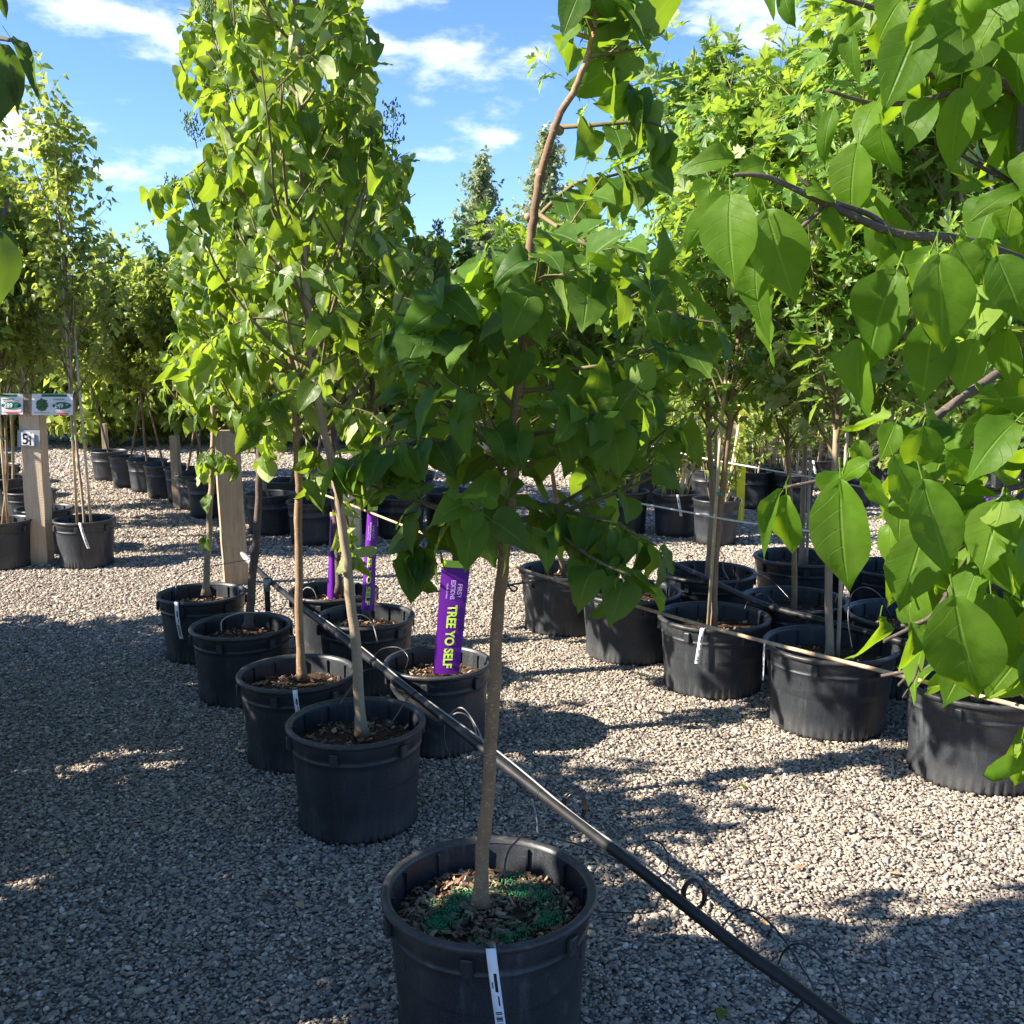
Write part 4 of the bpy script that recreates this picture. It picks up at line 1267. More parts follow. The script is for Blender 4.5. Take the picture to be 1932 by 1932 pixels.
HL = [  # base, tip, full width (px), distance
    (1378, 366, 1368, 532, 112, 1.12, 0), (1445, 395, 1500, 578, 108, 1.14, 0), (1378, 362, 1258, 478, 60, 1.14, 2), (1352, 345, 1232, 515, 54, 1.18, 4), (1385, 300, 1268, 300, 48, 1.14, 1),
    (1395, 325, 1478, 290, 50, 1.2, 1), (1430, 470, 1402, 652, 66, 1.2, 1), (1452, 520, 1440, 695, 62, 1.22, 3), (1500, 620, 1532, 672, 42, 1.3, 1), (1440, 320, 1410, 400, 40, 1.2, 2), (1470, 330, 1530, 352, 40, 1.18, 2),
    (1739, 40, 1667, 192, 98, 1.25, 0), (1700, 0, 1650, 66, 70, 1.28, 1), (1747, -10, 1717, 92, 40, 1.22, 3), (1622, 22, 1565, 108, 34, 1.3, 4), (1611, 58, 1592, 160, 38, 1.3, 1), (1655, 192, 1607, 264, 52, 1.25, 0),
    (1572, 205, 1535, 292, 38, 1.28, 2), (1618, 270, 1588, 420, 86, 1.24, 0), (1662, 232, 1664, 362, 64, 1.22, 1), (1812, 165, 1793, 328, 58, 1.24, 3), (1872, 128, 1822, 218, 66, 1.24, 0), (1762, 190, 1688, 264, 78, 1.25, 1),
    (1905, -10, 1835, 90, 100, 1.22, 3), (1945, 285, 1912, 385, 60, 1.22, 1), (1925, 360, 1842, 374, 44, 1.22, 2), (1910, 388, 1890, 458, 56, 1.24, 0), (1465, -30, 1432, 44, 40, 1.3, 1), (1480, -20, 1478, 38, 38, 1.3, 2),
    (1770, 478, 1786, 675, 112, 1.10, 0), (1757, 474, 1632, 692, 50, 1.14, 4), (1765, 468, 1688, 545, 48, 1.16, 1), (1800, 458, 1852, 540, 56, 1.14, 3), (1830, 458, 1908, 505, 52, 1.16, 1), (1880, 482, 1940, 615, 88, 1.12, 0),
    (1862, 488, 1908, 585, 54, 1.14, 3), (1690, 470, 1560, 300, 30, 1.24, 2), (1700, 450, 1650, 520, 44, 1.24, 1), (1560, 390, 1590, 480, 40, 1.2, 1), (1520, 365, 1600, 345, 44, 1.18, 2), (1540, 372, 1470, 365, 40, 1.2, 1),
    (1625, 640, 1590, 802, 76, 1.22, 1), (1762, 600, 1738, 762, 92, 1.22, 0), (1700, 600, 1655, 640, 50, 1.3, 2), (1840, 640, 1800, 742, 70, 1.2, 0), (1900, 620, 1880, 740, 74, 1.24, 1),
    (1586, 902, 1583, 1140, 116, 1.08, 0), (1592, 888, 1492, 1124, 62, 1.1, 4), (1484, 932, 1478, 1082, 64, 1.14, 1), (1478, 922, 1396, 1066, 34, 1.12, 1), (1640, 888, 1670, 978, 54, 1.15, 3), (1740, 903, 1798, 1104, 98, 1.1, 0),
    (1702, 948, 1688, 1030, 60, 1.2, 1), (1742, 803, 1728, 902, 82, 1.14, 0), (1916, 795, 1815, 884, 98, 1.14, 1), (1788, 850, 1862, 920, 58, 1.18, 3), (1690, 798, 1658, 868, 52, 1.18, 1), (1742, 1005, 1698, 1154, 98, 1.16, 3),
    (1872, 1008, 1904, 1144, 76, 1.14, 0), (1718, 1172, 1750, 1338, 46, 1.1, 2), (1800, 1120, 1842, 1358, 150, 1.08, 0), (1870, 1120, 1895, 1300, 96, 1.15, 1), (1928, 1393, 1912, 1582, 46, 1.05, 4), (1640, 870, 1560, 905, 44, 1.16, 2),
    (1840, 900, 1880, 980, 60, 1.2, 1), (1900, 940, 1925, 1050, 60, 1.2, 2), (1820, 980, 1850, 1080, 62, 1.22, 0), (1760, 1040, 1790, 1180, 74, 1.24, 1), (1850, 1060, 1800, 1180, 70, 1.2, 3), (1910, 1180, 1925, 1300, 60, 1.2, 0),
    (1690, 800, 1720, 850, 50, 1.25, 0), (1850, 745, 1925, 735, 46, 1.2, 1), (1620, 830, 1630, 900, 44, 1.25, 1), (1800, 560, 1830, 640, 60, 1.3, 3), (1930, 60, 1890, 200, 80, 1.3, 1), (1790, 60, 1760, 150, 60, 1.3, 0),
]
for (bx, by, tx_, ty, w, d, var) in HL:
    a = W(bx, by, d); b = W(tx_, ty, d - rnd.uniform(-.02, .03)); ax = b - a; size = ax.length
    big = w > 85; nrm = Vector((-.42 + rnd.uniform(-.3, .25) + (0 if big else rnd.uniform(-1.0, .8)), -.75, .42 + rnd.uniform(-.25, .25)))
    if not big: w *= 1.08
    lb.add(a, ax, nrm, size * 1.03, rnd.uniform(.15, .95), var, False, (w * .92 * d / FPX) / (size * .65))
    if bx > 1680 and rnd.random() < .6:
        o_ = Vector((rnd.uniform(-.03, .03), .05, rnd.uniform(-.02, .03))); ax2 = (ax + rv(.02)) * rnd.uniform(.55, .85)
        lb.add(a + o_, ax2, nrm + rv(.6), ax2.length, rnd.uniform(0, .8), None, False, rnd.uniform(.65, .9))
nsp = Spec(leaf=.10, node=.10, kids=2, droop=1.1, tint=(0, 1), up=.0, flat=.1, jit=.6, wid=.85, mask=lambda x, y, q: (x > 1660 and y < 1330 and not (1640 < x < 1800 and 240 < y < 620) and not (1640 < x < 1900 and 640 < y < 780)) or x > 1932)
for (px, py, d, tx2, ty2, ln) in ((2100, 100, 1.6, 1750, 100, .5), (2100, 260, 1.6, 1700, 230, .5), (2100, 700, 1.6, 1740, 720, .5), (2100, 900, 1.5, 1750, 1050, .45),
                                  (2100, 1000, 1.5, 1850, 1200, .4), (2100, 560, 1.5, 1850, 560, .4), (2100, 0, 1.5, 1700, -20, .5), (2100, 850, 1.4, 1780, 960, .42), (2100, 980, 1.35, 1760, 1120, .4), (2080, 1040, 1.4, 1820, 1250, .36),
                                  (2100, 60, 1.45, 1780, 60, .42), (2100, 180, 1.5, 1820, 160, .42), (2060, 420, 1.5, 1850, 380, .3), (2060, 800, 1.45, 1850, 840, .34)):
    a = W(px, py, d); b = W(tx2, ty2, d - .1); branch(lb, bb, a, b - a, ln * 1.1, .006, nsp)
for i in range(14):
    a = rnd.uniform(-1.2, 1.6); e = rnd.uniform(.1, .9); branch(lb, bb, Vector((1.1, 1.5, rnd.uniform(1.1, 2.0))), Vector((math.cos(a), math.sin(a), e)), .5, .007, Spec(leaf=.105, node=.07, kids=3, droop=.9, mask=lambda x, y, q: x > 1940))
bb.build('branches', M['bark_dark'], hang, org); lb.build('foliage', M['leaf_near'], hang, org)

# near leaves reaching in at the left edge
nl = empty('edge_tree', (-1.22, 1.35, 0), 'near tree showing only a few dark drooping leaves at the left edge', 'tree')
add_pot(nl, .42, .38, True, seed=8); org = nl.location.copy()
mbt, pth, _ = trunk_mesh([Vector((-1.22, 1.35, .3)), Vector((-1.2, 1.33, 1.2)), Vector((-1.15, 1.3, 2.0))], .016, .008, 4, 4); mbt.build('trunk', M['bark'], nl, org)
bb = MB(); lb = Leaves('ovate')
twig([(-500, 200, 1.3), (-180, 90, 1.25), (-30, 72, 1.2), (20, 76, 1.18)], .005); twig([(-500, 420, 1.3), (-180, 420, 1.25), (-20, 415, 1.2), (8, 400, 1.2), (14, 376, 1.2)], .004)
for (bx, by, tx_, ty, w, d, var) in ((20, 72, 112, 186, 26, 1.15, 2), (0, 82, 50, 204, 46, 1.15, 1), (-28, 110, 0, 238, 78, 1.15, 0), (8, 378, 22, 366, 8, 1.2, 1), (-4, 400, 30, 402, 10, 1.2, 1), (-6, 432, 34, 492, 42, 1.15, 1), (-22, 430, 8, 576, 78, 1.12, 0), (-30, 400, 20, 470, 40, 1.16, 2), (-2, -14, 14, 34, 14, 1.2, 3), (-20, 480, 26, 552, 46, 1.16, 3),
                                 (-60, 60, -70, 200, 60, 1.2, 0), (-90, 420, -80, 560, 70, 1.2, 0)):
    a = W(bx, by, d); b = W(tx_, ty, d); ax = b - a; size = ax.length
    lb.add(a, ax, Vector((.5, -.7, .25)), size * 1.05, rnd.uniform(0, .4), var, False, (w * d / FPX) / (size * .65))
for i in range(26):
    a = i * 2.4; branch(lb, bb, Vector((-1.2, 1.33, .95 + i * .04)), Vector((math.cos(a), math.sin(a), .5)), .42, .006, Spec(leaf=.1, node=.06, kids=3, droop=.8, mask=lambda x, y, q: x < -25))
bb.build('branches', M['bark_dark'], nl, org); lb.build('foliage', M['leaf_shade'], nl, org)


# ------------------------------------------------------------------ posts, boards, writing
def text(body, mat, parent, o, X, Y, size, sx=1.0, bold=.0, name='lettering', lift=.0012, origin=(0, 0, 0), bend=None):
    cu = bpy.data.curves.new('t', 'FONT'); cu.body = body; cu.size = 1; cu.align_x = 'LEFT'; cu.align_y = 'BOTTOM_BASELINE'; cu.offset = bold
    tob = bpy.data.objects.new('t', cu); COL.objects.link(tob); dg_ = bpy.context.evaluated_depsgraph_get(); dg_.update()
    me = bpy.data.meshes.new_from_object(tob.evaluated_get(dg_)); bpy.data.objects.remove(tob)
    X = Vector(X).normalized(); Y = Vector(Y).normalized(); Nn = X.cross(Y); vs = np.array([v.co for v in me.vertices])
    w = vs[:, 0].max() - vs[:, 0].min(); x0 = vs[:, 0].min()
    for v in me.vertices:
        lx, ly = (v.co.x - x0) * size * sx, v.co.y * size
        p = Vector(o) + X * lx + Y * ly + Nn * lift
        if bend: p += bend(lx, ly)
        v.co = p - Vector(origin)
    me.name = name; me.materials.append(mat)
    ob = bpy.data.objects.new(name, me); COL.objects.link(ob); ob.parent = parent
    return ob, w * size * sx


def slab(mb, tl, tr, br_, bl, th, nrm):
    n = Vector(nrm).normalized() * th; v = [Vector(tl), Vector(tr), Vector(br_), Vector(bl)]
    mb.add(v + [p + n for p in v], [(0, 3, 2, 1), (4, 5, 6, 7), (0, 1, 5, 4), (1, 2, 6, 5), (2, 3, 7, 6), (3, 0, 4, 7)], False)


# post 51 with its two price cards
d = 6.78; base = W(70, 1070, d); root = empty('sign_post', (base.x, d, 0), 'rough timber post carrying the number 51 and a cross board of price cards', 'sign post'); org = root.location.copy()
mb = MB(); tl, tr, brr, bl = W(34, 765, d), W(72, 765, d), W(90, 1071, d), W(54, 1071, d); bl.z = brr.z = -.01
mb = MB(); vs = []
rs = random.Random(4); n = 12
for i in range(n + 1):
    t = i / n; l = tl.lerp(bl, t) + Vector((rs.uniform(-.003, .003), 0, 0)); r = tr.lerp(brr, t) + Vector((rs.uniform(-.003, .003), 0, 0))
    vs += [l, r, r + Vector((0, .11, 0)), l + Vector((0, .11, 0))]
fs = [(i * 4 + a, i * 4 + (a + 1) % 4, i * 4 + 4 + (a + 1) % 4, i * 4 + 4 + a)[::-1] for i in range(n) for a in range(4)] + [(0, 1, 2, 3), (n * 4 + 3, n * 4 + 2, n * 4 + 1, n * 4)]
mb.add(vs, fs, False); mb.build('post', M['wood_new'], root, org)
mb = MB(); slab(mb, W(-130, 744, d - .02), W(141, 743, d - .02), W(140, 778, d - .02), W(-130, 779, d - .02), .035, (0, 1, 0)); mb.build('cross_board', M['wood'], root, org)
mb = MB(); slab(mb, W(33, 812, d - .012), W(75, 812, d - .012), W(75, 843, d - .012), W(33, 843, d - .012), .006, (0, 1, 0)); pl = mb.build('number_plate', M['gray_plate'], root, org)
mb = MB(); slab(mb, W(40, 815, d - .016), W(57, 815, d - .016), W(57, 840, d - .016), W(40, 840, d - .016), .003, (0, 1, 0)); slab(mb, W(56, 818, d - .018), W(64, 818, d - .018), W(65, 841, d - .018), W(55, 841, d - .018), .003, (0, 1, 0)); mb.build('paper', M['white'], pl, org)
text('5', M['ink'], pl, W(43, 838, d - .02), (1, 0, 0), (0, 0, 1), .098, .9, .02, origin=org); text('1', M['ink'], pl, W(56.5, 840, d - .022), (1, 0, 0), (0, 0, 1), .09, .8, .02, origin=org)


def price_card(x0, x1, y0, y1, price, cents, lab, sky):
    d = 6.74; o = empty('price_card', W((x0 + x1) / 2, y1, d), lab, 'price card', 'price cards on the cross board'); og_ = o.location.copy()
    def P(u, v, dd=0): return W(x0 + (x1 - x0) * u, y0 + (y1 - y0) * v, d - dd)
    mb = MB(); slab(mb, P(0, 0), P(1, 0), P(1, 1), P(0, 1), .006, (0, 1, 0)); c_ = mb.build('card', M['white'], o, og_)
    def rect(u0, v0, u1, v1, mat, nm, dd=.002):
        mb = MB(); slab(mb, P(u0, v0, dd), P(u1, v0, dd), P(u1, v1, dd), P(u0, v1, dd), .001, (0, 1, 0)); return mb.build(nm, mat, c_, og_)
    rect(.24, .02, .86, .14, M['green_print'], 'header_band')
    rect(.03, .16, .46, .84, M['sky_print'] if sky else M['white'], 'picture_ground', .0015)
    mb = MB(); rs = random.Random(int(price)); vs = []; cx, cy = .25, .52
    for k in range(26): a = k / 26 * 6.283; r = rs.uniform(.75, 1.0); vs.append(P(cx + .17 * r * math.cos(a), cy + .33 * r * math.sin(a), .0035))
    mb.add(vs, [tuple(reversed(range(26)))], False); mb.build('tree_picture', M['photo_green'], c_, og_)
    mb = MB(); vs = [P(.73 + .23 * math.cos(k / 28 * 6.283), .56 + .17 * math.sin(k / 28 * 6.283), .003) for k in range(28)]; mb.add(vs, [tuple(reversed(range(28)))], False); mb.build('price_oval', M['green_print'], c_, og_)
    text(price, M['white'], c_, P(.555, .66, .004), (1, 0, 0), (0, 0, 1), .040, 1.0, .02, 'price', origin=og_)
    text(cents, M['white'], c_, P(.835, .57, .004), (1, 0, 0), (0, 0, 1), .018, 1.0, .01, 'price', origin=og_)
    rect(.55, .80, .95, .88, M['pink'], 'foot_line'); rect(.62, .92, .90, .97, M['red'], 'foot_line', .0025)
    rect(.52, .24, .80, .27, M['green_print'], 'small_print'); rect(.52, .31, .92, .34, M['pink'], 'small_print')
    rect(.05, .88, .44, .91, M['gray_plate'], 'small_print')
    return o


price_card(-38, 43, 743, 782, '289', '99', 'white and green price card reading 289, left on the cross board', True)
price_card(60, 137, 743, 783, '249', '99', 'white and green price card reading 249, right on the cross board', False)


def simple_post(name, label, x0, x1, ytop, ybot, d, depth, mat, lean=0, cap=None, side=0):
    c = W((x0 + x1) / 2, ybot, d); zt = W(x0, ytop, d).z; w = (x1 - x0) * d / FPX
    rs = random.Random(int(x0)); mb = MB(); vs = []; n = 10
    for i in range(n + 1):
        t = i / n; z = -.01 + (zt + .01) * t; j = rs.uniform(-.002, .002)
        for (a, b) in ((-w / 2, 0), (w / 2, side), (w / 2, depth), (-w / 2, depth)): vs.append((a + lean * t + j, b, z))
    fs = [(i * 4 + a, i * 4 + (a + 1) % 4, i * 4 + 4 + (a + 1) % 4, i * 4 + 4 + a) for i in range(n) for a in range(4)] + [(3, 2, 1, 0), (n * 4, n * 4 + 1, n * 4 + 2, n * 4 + 3)]
    mb.add(vs, fs, False); o = mb.build(name, mat); o.location = (c.x, d, 0); tag(o, label, 'post'); return o


# sawn board at the end of the near row, turned so its narrow edge catches the sun
bp = simple_post('timber_post', 'grey rough sawn board post behind the last pots of the left file', 424, 470, 812, 1092, 6.2, .05, M['wood'], -.02); bp.rotation_euler.z = R(26)
simple_post('timber_post', 'short orange toned timber post behind the purple tags', 648, 680, 905, 1034, 7.4, .09, M['wood_new'])
simple_post('timber_post', 'pale timber post beside the yellow painted one', 1366, 1386, 700, 985, 8.46, .08, M['wood_new'])
simple_post('painted_post', 'bright yellow painted post under the maples', 1387.5, 1403, 690, 984, 8.43, .07, M['yellow'])
simple_post('timber_post', 'weathered grey post among the distant staked pots', 1471, 1493, 700, 930, 9.6, .1, M['wood'])
simple_post('timber_post', 'small pale post at the far end of the aisle', 194, 202, 800, 868, 11.5, .07, M['wood'])
simple_post('timber_post', 'brown timber post among the pots on the right side of the aisle', 322, 336, 822, 880, 9.15, .09, M['wood'])
# red printed card beyond
mb = MB(); slab(mb, W(712, 901, 7.2), W(741, 903, 7.2), W(740, 931, 7.2), W(713, 930, 7.2), .01, (0, 1, 0)); o = mb.build('red_label', M['red'], None, W(726, 930, 7.2)); tag(o, 'small red card hanging in the shade above the purple tag', 'label')
mb = MB(); mb.lathe([(.0, .001), (.15, .001), (.17, .30), (.18, .30), (.18, .32), (.16, .32), (.155, .25), (0, .25)], 40); o = mb.build('purple_pot', M['purple']); c = G(1905, 945, .3); o.location = (c.x, c.y, 0); tag(o, 'purple plastic pot at the right edge behind the hanging leaves', 'pot')


# ------------------------------------------------------------------ purple slogan tags
def slogan(label, TL, TR, BR, BL, d, words=True, curve=.012, wrap=1.0):
    o_ = W((BL[0] + BR[0]) / 2, BL[1], d); root = empty('slogan_tag', o_, label, 'plant tag', 'purple slogan tags'); org = root.location.copy()
    tl, tr, br_, bl = W(*TL, d), W(*TR, d), W(*BR, d), W(*BL, d)
    def P(u, v, off=0):
        p = tl.lerp(tr, u).lerp(bl.lerp(br_, u), v); return p + Vector((0, -curve * (1 - (2 * u - 1) ** 2) - off, 0))
    def patch(u0, u1, v0, v1, off, mat, nm, par, th=.0015, nu=10, nv=8):
        mb = MB(); vs = []; fs = []
        for s_ in (0, th):
            for j in range(nv + 1):
                for i in range(nu + 1): vs.append(P(u0 + (u1 - u0) * i / nu, v0 + (v1 - v0) * j / nv, off - s_))
        m_ = (nu + 1) * (nv + 1)
        for j in range(nv):
            for i in range(nu):
                a = j * (nu + 1) + i; fs.append((a, a + nu + 1, a + nu + 2, a + 1)); fs.append((m_ + a, m_ + a + 1, m_ + a + nu + 2, m_ + a + nu + 1))
        mb.add(vs, fs, True); return mb.build(nm, mat, par, org)
    s_ = patch(0, 1, 0, 1, 0, M['purple'], 'strip', root)
    patch(.0, 1, 0, .06 if words else .04, .0012, M['lime'], 'lime_band', s_, .0008)
    if words:
        X = (bl - tl).normalized(); Y = (tr - tl).normalized(); wd = (tr - tl).length; hg = (bl - tl).length
        def line(body, mat, u, v0, v1, size, bold):
            ob, w_ = text(body, mat, s_, (0, 0, 0), (1, 0, 0), (0, 1, 0), 1, 1, bold, 'lettering', 0)
            vs_ = ob.data.vertices; mx = max(v.co.x for v in vs_); my = max(v.co.y for v in vs_)
            for v in vs_:
                v.co = P(u + v.co.y / my * size, v0 + (v1 - v0) * v.co.x / mx, .0022) - org
        line('TREE YO SELF', M['lime'], .36, .385, .945, .34, .03)
        line('EDITIONS', M['lav'], .40, .17, .335, .16, .01)
        line('FIRST', M['lav'], .64, .20, .325, .16, .01)
        line('shrubs & trees', M['lav'], .24, .20, .33, .08, .0)
    return root


slogan('wide purple plant tag reading TREE YO SELF in lime letters', (834, 1056), (888, 1059), (866, 1271), (817, 1271), 3.66, True, .005)
slogan('narrow dark purple slogan tag wrapped on a shaded trunk behind the front canopy', (694, 950), (713, 950), (706, 1150), (681, 1150), 4.30, True, .02)
o = slogan('plain purple sleeve with lime top standing in the rear pot', (623, 966), (635, 966), (639, 1128), (617, 1128), 4.85, False, .02)

# ------------------------------------------------------------------ irrigation pipes
def along_px(pts, z): return [G(px, py, zz if zz is not None else z) for (px, py, zz) in pts]


P1 = [G(462, 1050, .335), G(503, 1090, .335), G(560, 1138, .33), G(640, 1200, .33), G(720, 1262, .33), G(800, 1325, .325), G(900, 1404, .33), G(1000, 1482, .31), G(1100, 1560, .30), G(1200, 1636, .30), G(1294, 1710, .29), G(1400, 1792, .28), G(1500, 1862, .27), G(1612, 1948, .26), G(1800, 2090, .25)]
pr = empty('irrigation_pipe', (P1[0].x, P1[0].y, 0), 'long black irrigation pipe running between the pots of the near double row', 'pipe', 'irrigation pipes'); org = pr.location.copy()
p1 = smooth_path(P1, 5); mb = MB(); mb.tube(p1, .0135, 14); mb.build('pipe', M['pipe'], pr, org)
for i in (14, 24, 36, 48, 58): mb = MB(); mb.tube([p1[i], p1[i].lerp(p1[i + 1], .12)], .0152, 14); mb.build('clip', M['pipe'], pr, org)
mb = MB(); mb.tube([p1[0] + (p1[0] - p1[1]).normalized() * .09, p1[0], p1[2]], [.010, .016, .016], 12); mb.build('end_fitting', M['pipe_grey'], pr, org)
mb = MB(); r_ = G(503, 1090, .365); mb.tube([(r_.x, r_.y, -.01), (r_.x, r_.y, .36)], .014, 12); mb.build('riser', M['pipe'], pr, org)
mb = MB(); mb.tube([(r_.x, r_.y, .30), (r_.x, r_.y, .36)], .018, 12); mb.build('end_fitting', M['pipe_grey'], pr, org)
mb = MB(); mb.tube([p + Vector((.006, 0, .0165 + .006 * math.sin(i * .4))) for i, p in enumerate(p1[12:50])], .0026, 6); mb.build('drip_tube', M['tubegrey'], pr, org)


def drip(parent, pts, r=.0024, mat='tube'):
    q = smooth_path([W(*p) for p in pts], 6); mb = MB(); mb.tube(q, r, 6); return mb.build('drip_tube', M[mat], parent, parent.location.copy())


drip(pr, [(1196, 1640, 2.42), (1140, 1612, 2.38), (1076, 1589, 2.3), (1003, 1573, 2.2), (970, 1592, 2.12), (955, 1620, 2.06), (950, 1668, 2.04)])
drip(pr, [(1196, 1640, 2.4), (1200, 1600, 2.4), (1225, 1585, 2.38), (1250, 1595, 2.35), (1262, 1622, 2.33), (1255, 1648, 2.32), (1225, 1658, 2.34), (1196, 1645, 2.4)])
drip(pr, [(937, 1447, 2.95), (959, 1438, 2.95), (988, 1444, 2.9), (1007, 1468, 2.85), (1011, 1500, 2.8)], mat='tubegrey')
drip(pr, [(1003, 1508, 2.75), (1012, 1542, 2.7), (1014, 1575, 2.6)], mat='tubegrey')
drip(pr, [(841, 1360, 3.25), (857, 1340, 3.25), (876, 1338, 3.2), (901, 1375, 3.15), (918, 1420, 3.1)], mat='tubegrey')
drip(pr, [(841, 1362, 3.25), (862, 1345, 3.2), (886, 1354, 3.2), (898, 1382, 3.2), (896, 1402, 3.2)], mat='tubegrey')
drip(pr, [(839, 1362, 3.25), (839, 1400, 3.2), (857, 1447, 3.1), (876, 1491, 3.05), (874, 1545, 2.98)])
drip(pr, [(1358, 1758, 2.1), (1382, 1724, 2.1), (1411, 1716, 2.08), (1447, 1736, 2.05), (1484, 1779, 2.0), (1513, 1826, 1.96), (1535, 1866, 1.93), (1550, 1960, 1.9)])
drip(pr, [(1462, 1836, 1.95), (1480, 1793, 1.95), (1506, 1780, 1.93), (1538, 1795, 1.9), (1568, 1833, 1.87), (1588, 1877, 1.85), (1600, 1960, 1.82)])
drip(pr, [(1460, 1950, 1.95), (1490, 1915, 1.93), (1520, 1880, 1.9)])
drip(pr, [(1296, 1712, 2.2), (1250, 1690, 2.2), (1230, 1720, 2.15), (1180, 1722, 2.15), (1130, 1720, 2.2)], .0018)
for (cx, cy, d, r0) in ((1080, 1522, 2.6, 24), (1306, 1688, 2.2, 24)):
    pts = []
    for i in range(48):
        a = i / 48 * 4 * 6.283 + 1.9; k = i / 48; pts.append((cx + (r0 + 3 * math.sin(i * .21)) * .8 * math.cos(a) + 8 * k, cy + (r0 + 2 * math.cos(i * .33)) * 1.15 * math.sin(a), d + .03 * k))
    drip(pr, pts, .0024)
drip(pr, [(635, 1185, 3.95), (672, 1160, 3.9), (700, 1172, 3.85), (712, 1210, 3.8)], mat='tubegrey')
drip(pr, [(560, 1135, 4.6), (575, 1110, 4.6), (590, 1112, 4.5), (598, 1128, 4.5)], mat='tubegrey')
drip(pr, [(556, 1146, 4.3), (500, 1155, 4.2), (450, 1157, 4.05), (420, 1170, 4.0), (418, 1190, 3.98)], mat='tubegrey')
drip(pr, [(470, 1056, 5.2), (410, 1066, 5.0), (360, 1076, 4.75), (335, 1095, 4.6), (332, 1122, 4.55)])
drip(pr, [(700, 1245, 3.7), (720, 1225, 3.6), (752, 1222, 3.55), (770, 1240, 3.5), (765, 1262, 3.5)])
drip(pr, [(640, 1330, 2.95), (660, 1300, 3.3), (680, 1270, 3.5), (700, 1262, 3.6), (720, 1262, 3.65)], .0018)
drip(pr, [(735, 1368, 2.95), (748, 1350, 3.0), (757, 1335, 3.1), (774, 1310, 3.3)])

P2 = [G(1150, 990, .345), G(1229, 1043, .345), G(1330, 1090, .345), G(1433, 1138, .345), G(1540, 1168, .345), G(1651, 1198, .345), G(1740, 1222, .345), G(1850, 1256, .345), G(1990, 1300, .345)]
p2r = empty('irrigation_pipe', (P2[0].x, P2[0].y, 0), 'black irrigation pipe lying over the pots of the right rows', 'pipe', 'irrigation pipes'); org = p2r.location.copy()
p2 = smooth_path(P2, 5); mb = MB(); mb.tube(p2, .0145, 14); mb.build('pipe', M['pipe'], p2r, org)
mb = MB(); mb.tube([p2[28], p2[29]], .0175, 12); mb.build('coupling', M['pipe'], p2r, org)
drip(p2r, [(1386, 1112, 4.5), (1398, 1092, 4.5), (1425, 1084, 4.4), (1455, 1094, 4.3), (1490, 1130, 4.2)])
drip(p2r, [(1608, 1224, 3.7), (1600, 1165, 3.75), (1608, 1120, 3.8), (1632, 1108, 3.85), (1660, 1124, 3.9), (1678, 1160, 3.9), (1684, 1180, 3.95)])
drip(p2r, [(1298, 1075, 4.9), (1298, 1050, 4.9), (1307, 1053, 4.9), (1312, 1085, 4.8)]); drip(p2r, [(1345, 1043, 5), (1352, 1035, 5), (1366, 1050, 5), (1364, 1072, 4.9), (1376, 1095, 4.7)])
drip(p2r, [(1405, 1150, 4.3), (1412, 1135, 4.3), (1440, 1120, 4.2), (1470, 1150, 4.2)])

# ------------------------------------------------------------------ support cables
def cable(label, pts, r, mat):
    q = smooth_path(pts, 5); o = q[0]; mb = MB(); mb.tube(q, r, 8); ob = mb.build('support_cable', M[mat], None, o); return tag(ob, label, 'cable', 'support cables')


cb = cable('tan rusty support cable running from behind the purple tags to the lower right', [G(560, 915, .99), G(650, 948, .985), G(840, 1022, .985), G(1039, 1092, .98), G(1229, 1152, .98), G(1440, 1210, .98), G(1700, 1275, .98), G(1932, 1335, .98), G(2300, 1430, .98)], .0036, 'cable_rust')
cable('white support cable crossing the sunny gap in front of the right rows', [G(1060, 922, .8), G(1159, 941, .8), G(1275, 962, .8), G(1389, 983, .8), G(1520, 1001, .8), G(1648, 1018, .8), G(1800, 1040, .8), G(2050, 1075, .8)], .0040, 'cable_white')
cable('thin pale support cable in front of the yellow post, under the maples', [G(1230, 842, .8), G(1320, 863, .8), G(1430, 883, .8), G(1534, 901, .8), G(1660, 925, .8), G(1800, 950, .8), G(2000, 985, .8)], .0040, 'cable_white')
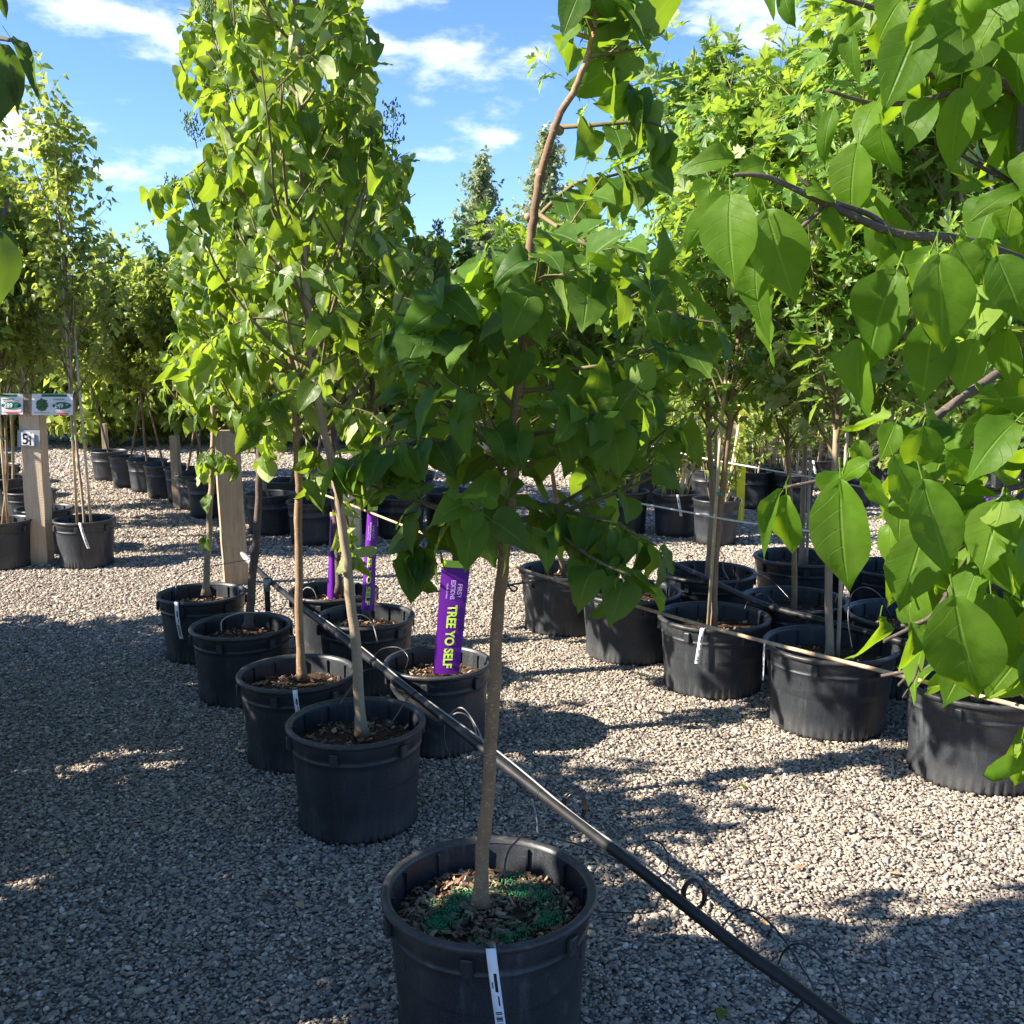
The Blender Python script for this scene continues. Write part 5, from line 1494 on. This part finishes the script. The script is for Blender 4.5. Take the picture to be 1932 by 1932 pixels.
# black strap tying the front trunk to its cable
fr = front[0]; mb = MB()
mb.tube(smooth_path([W(937, 1103, 2.14), W(948, 1112, 2.125), W(962, 1104, 2.15), W(985, 1100, 2.16), W(1010, 1098, 2.19), W(1040, 1094, 2.2)], 4), .0022, 6)
mb.tube([W(939, 1100, 2.17), W(939, 1108, 2.135), W(948, 1108, 2.13), W(958, 1104, 2.14), W(958, 1098, 2.17), W(948, 1098, 2.18), W(939, 1100, 2.17)], .003, 6)
mb.tube(smooth_path([W(958, 1104, 2.13), W(968, 1116, 2.12), W(976, 1110, 2.12), W(964, 1104, 2.13)], 4), .002, 6)
mb.build('tie_strap', M['tube'], front[2], fr.location)

# ------------------------------------------------------------------ fallen leaves on the gravel
fl = 'fallen leaves on the gravel'
rs = random.Random(44)
for i, (px, py, dry) in enumerate(((1240, 1750, 1), (1395, 1480, 0), (1365, 1905, 0), (1450, 1735, 1), (700, 1900, 1), (1500, 1640, 1), (640, 1520, 1), (560, 1700, 1), (1700, 1650, 1), (120, 1600, 1), (260, 1800, 1))):
    lb = Leaves('small' if dry else 'heart_low'); random.seed(i); c = G(px, py, .014); lb.add(c, (rs.uniform(-1, 1), rs.uniform(-1, 1), .05), (0, 0, 1), .036, .5, None, False)
    o = lb.build('fallen_leaf', M['dry'] if dry else M['leaf_small'], None, c)
    tag(o, ('dry brown' if dry else 'small green') + ' leaf lying loose on the gravel', 'leaf', fl)


# scattered organic bits between the stones
rs = np.random.RandomState(8); V = []; F = []; TT = []
for k in range(900):
    y = 1.9 + 6 * rs.uniform() ** 1.3; x = rs.uniform(-.6, .6) * y; l = rs.uniform(.004, .016) * (1.6 if k % 9 == 0 else 1); w = l * rs.uniform(.1, .5); a = rs.uniform(0, 6.28); c_, s_ = math.cos(a), math.sin(a); z = rs.uniform(.010, .016)
    b = len(V); tl_ = rs.uniform(-.003, .003)
    for (u, v, dz) in ((-l, 0, tl_), (0, -w, 0), (l, 0, -tl_), (0, w, .001), (0, 0, .0025)): V.append((x + u * c_ - v * s_, y + u * s_ + v * c_, z + dz))
    F += [(b, b + 1, b + 4), (b + 1, b + 2, b + 4), (b + 2, b + 3, b + 4), (b + 3, b, b + 4), (b + 3, b + 2, b + 1, b)]; TT += [rs.uniform()] * 5
me = bpy.data.meshes.new('litter'); me.from_pydata(V, [], F); at = me.attributes.new('tint', 'FLOAT', 'POINT'); at.data.foreach_set('value', np.array(TT, np.float32)); me.materials.append(M['mulch'])
o = bpy.data.objects.new('litter', me); COL.objects.link(o); tag(o, 'brown bits of bark and leaf strewn over the gravel', 'litter', kind='stuff')
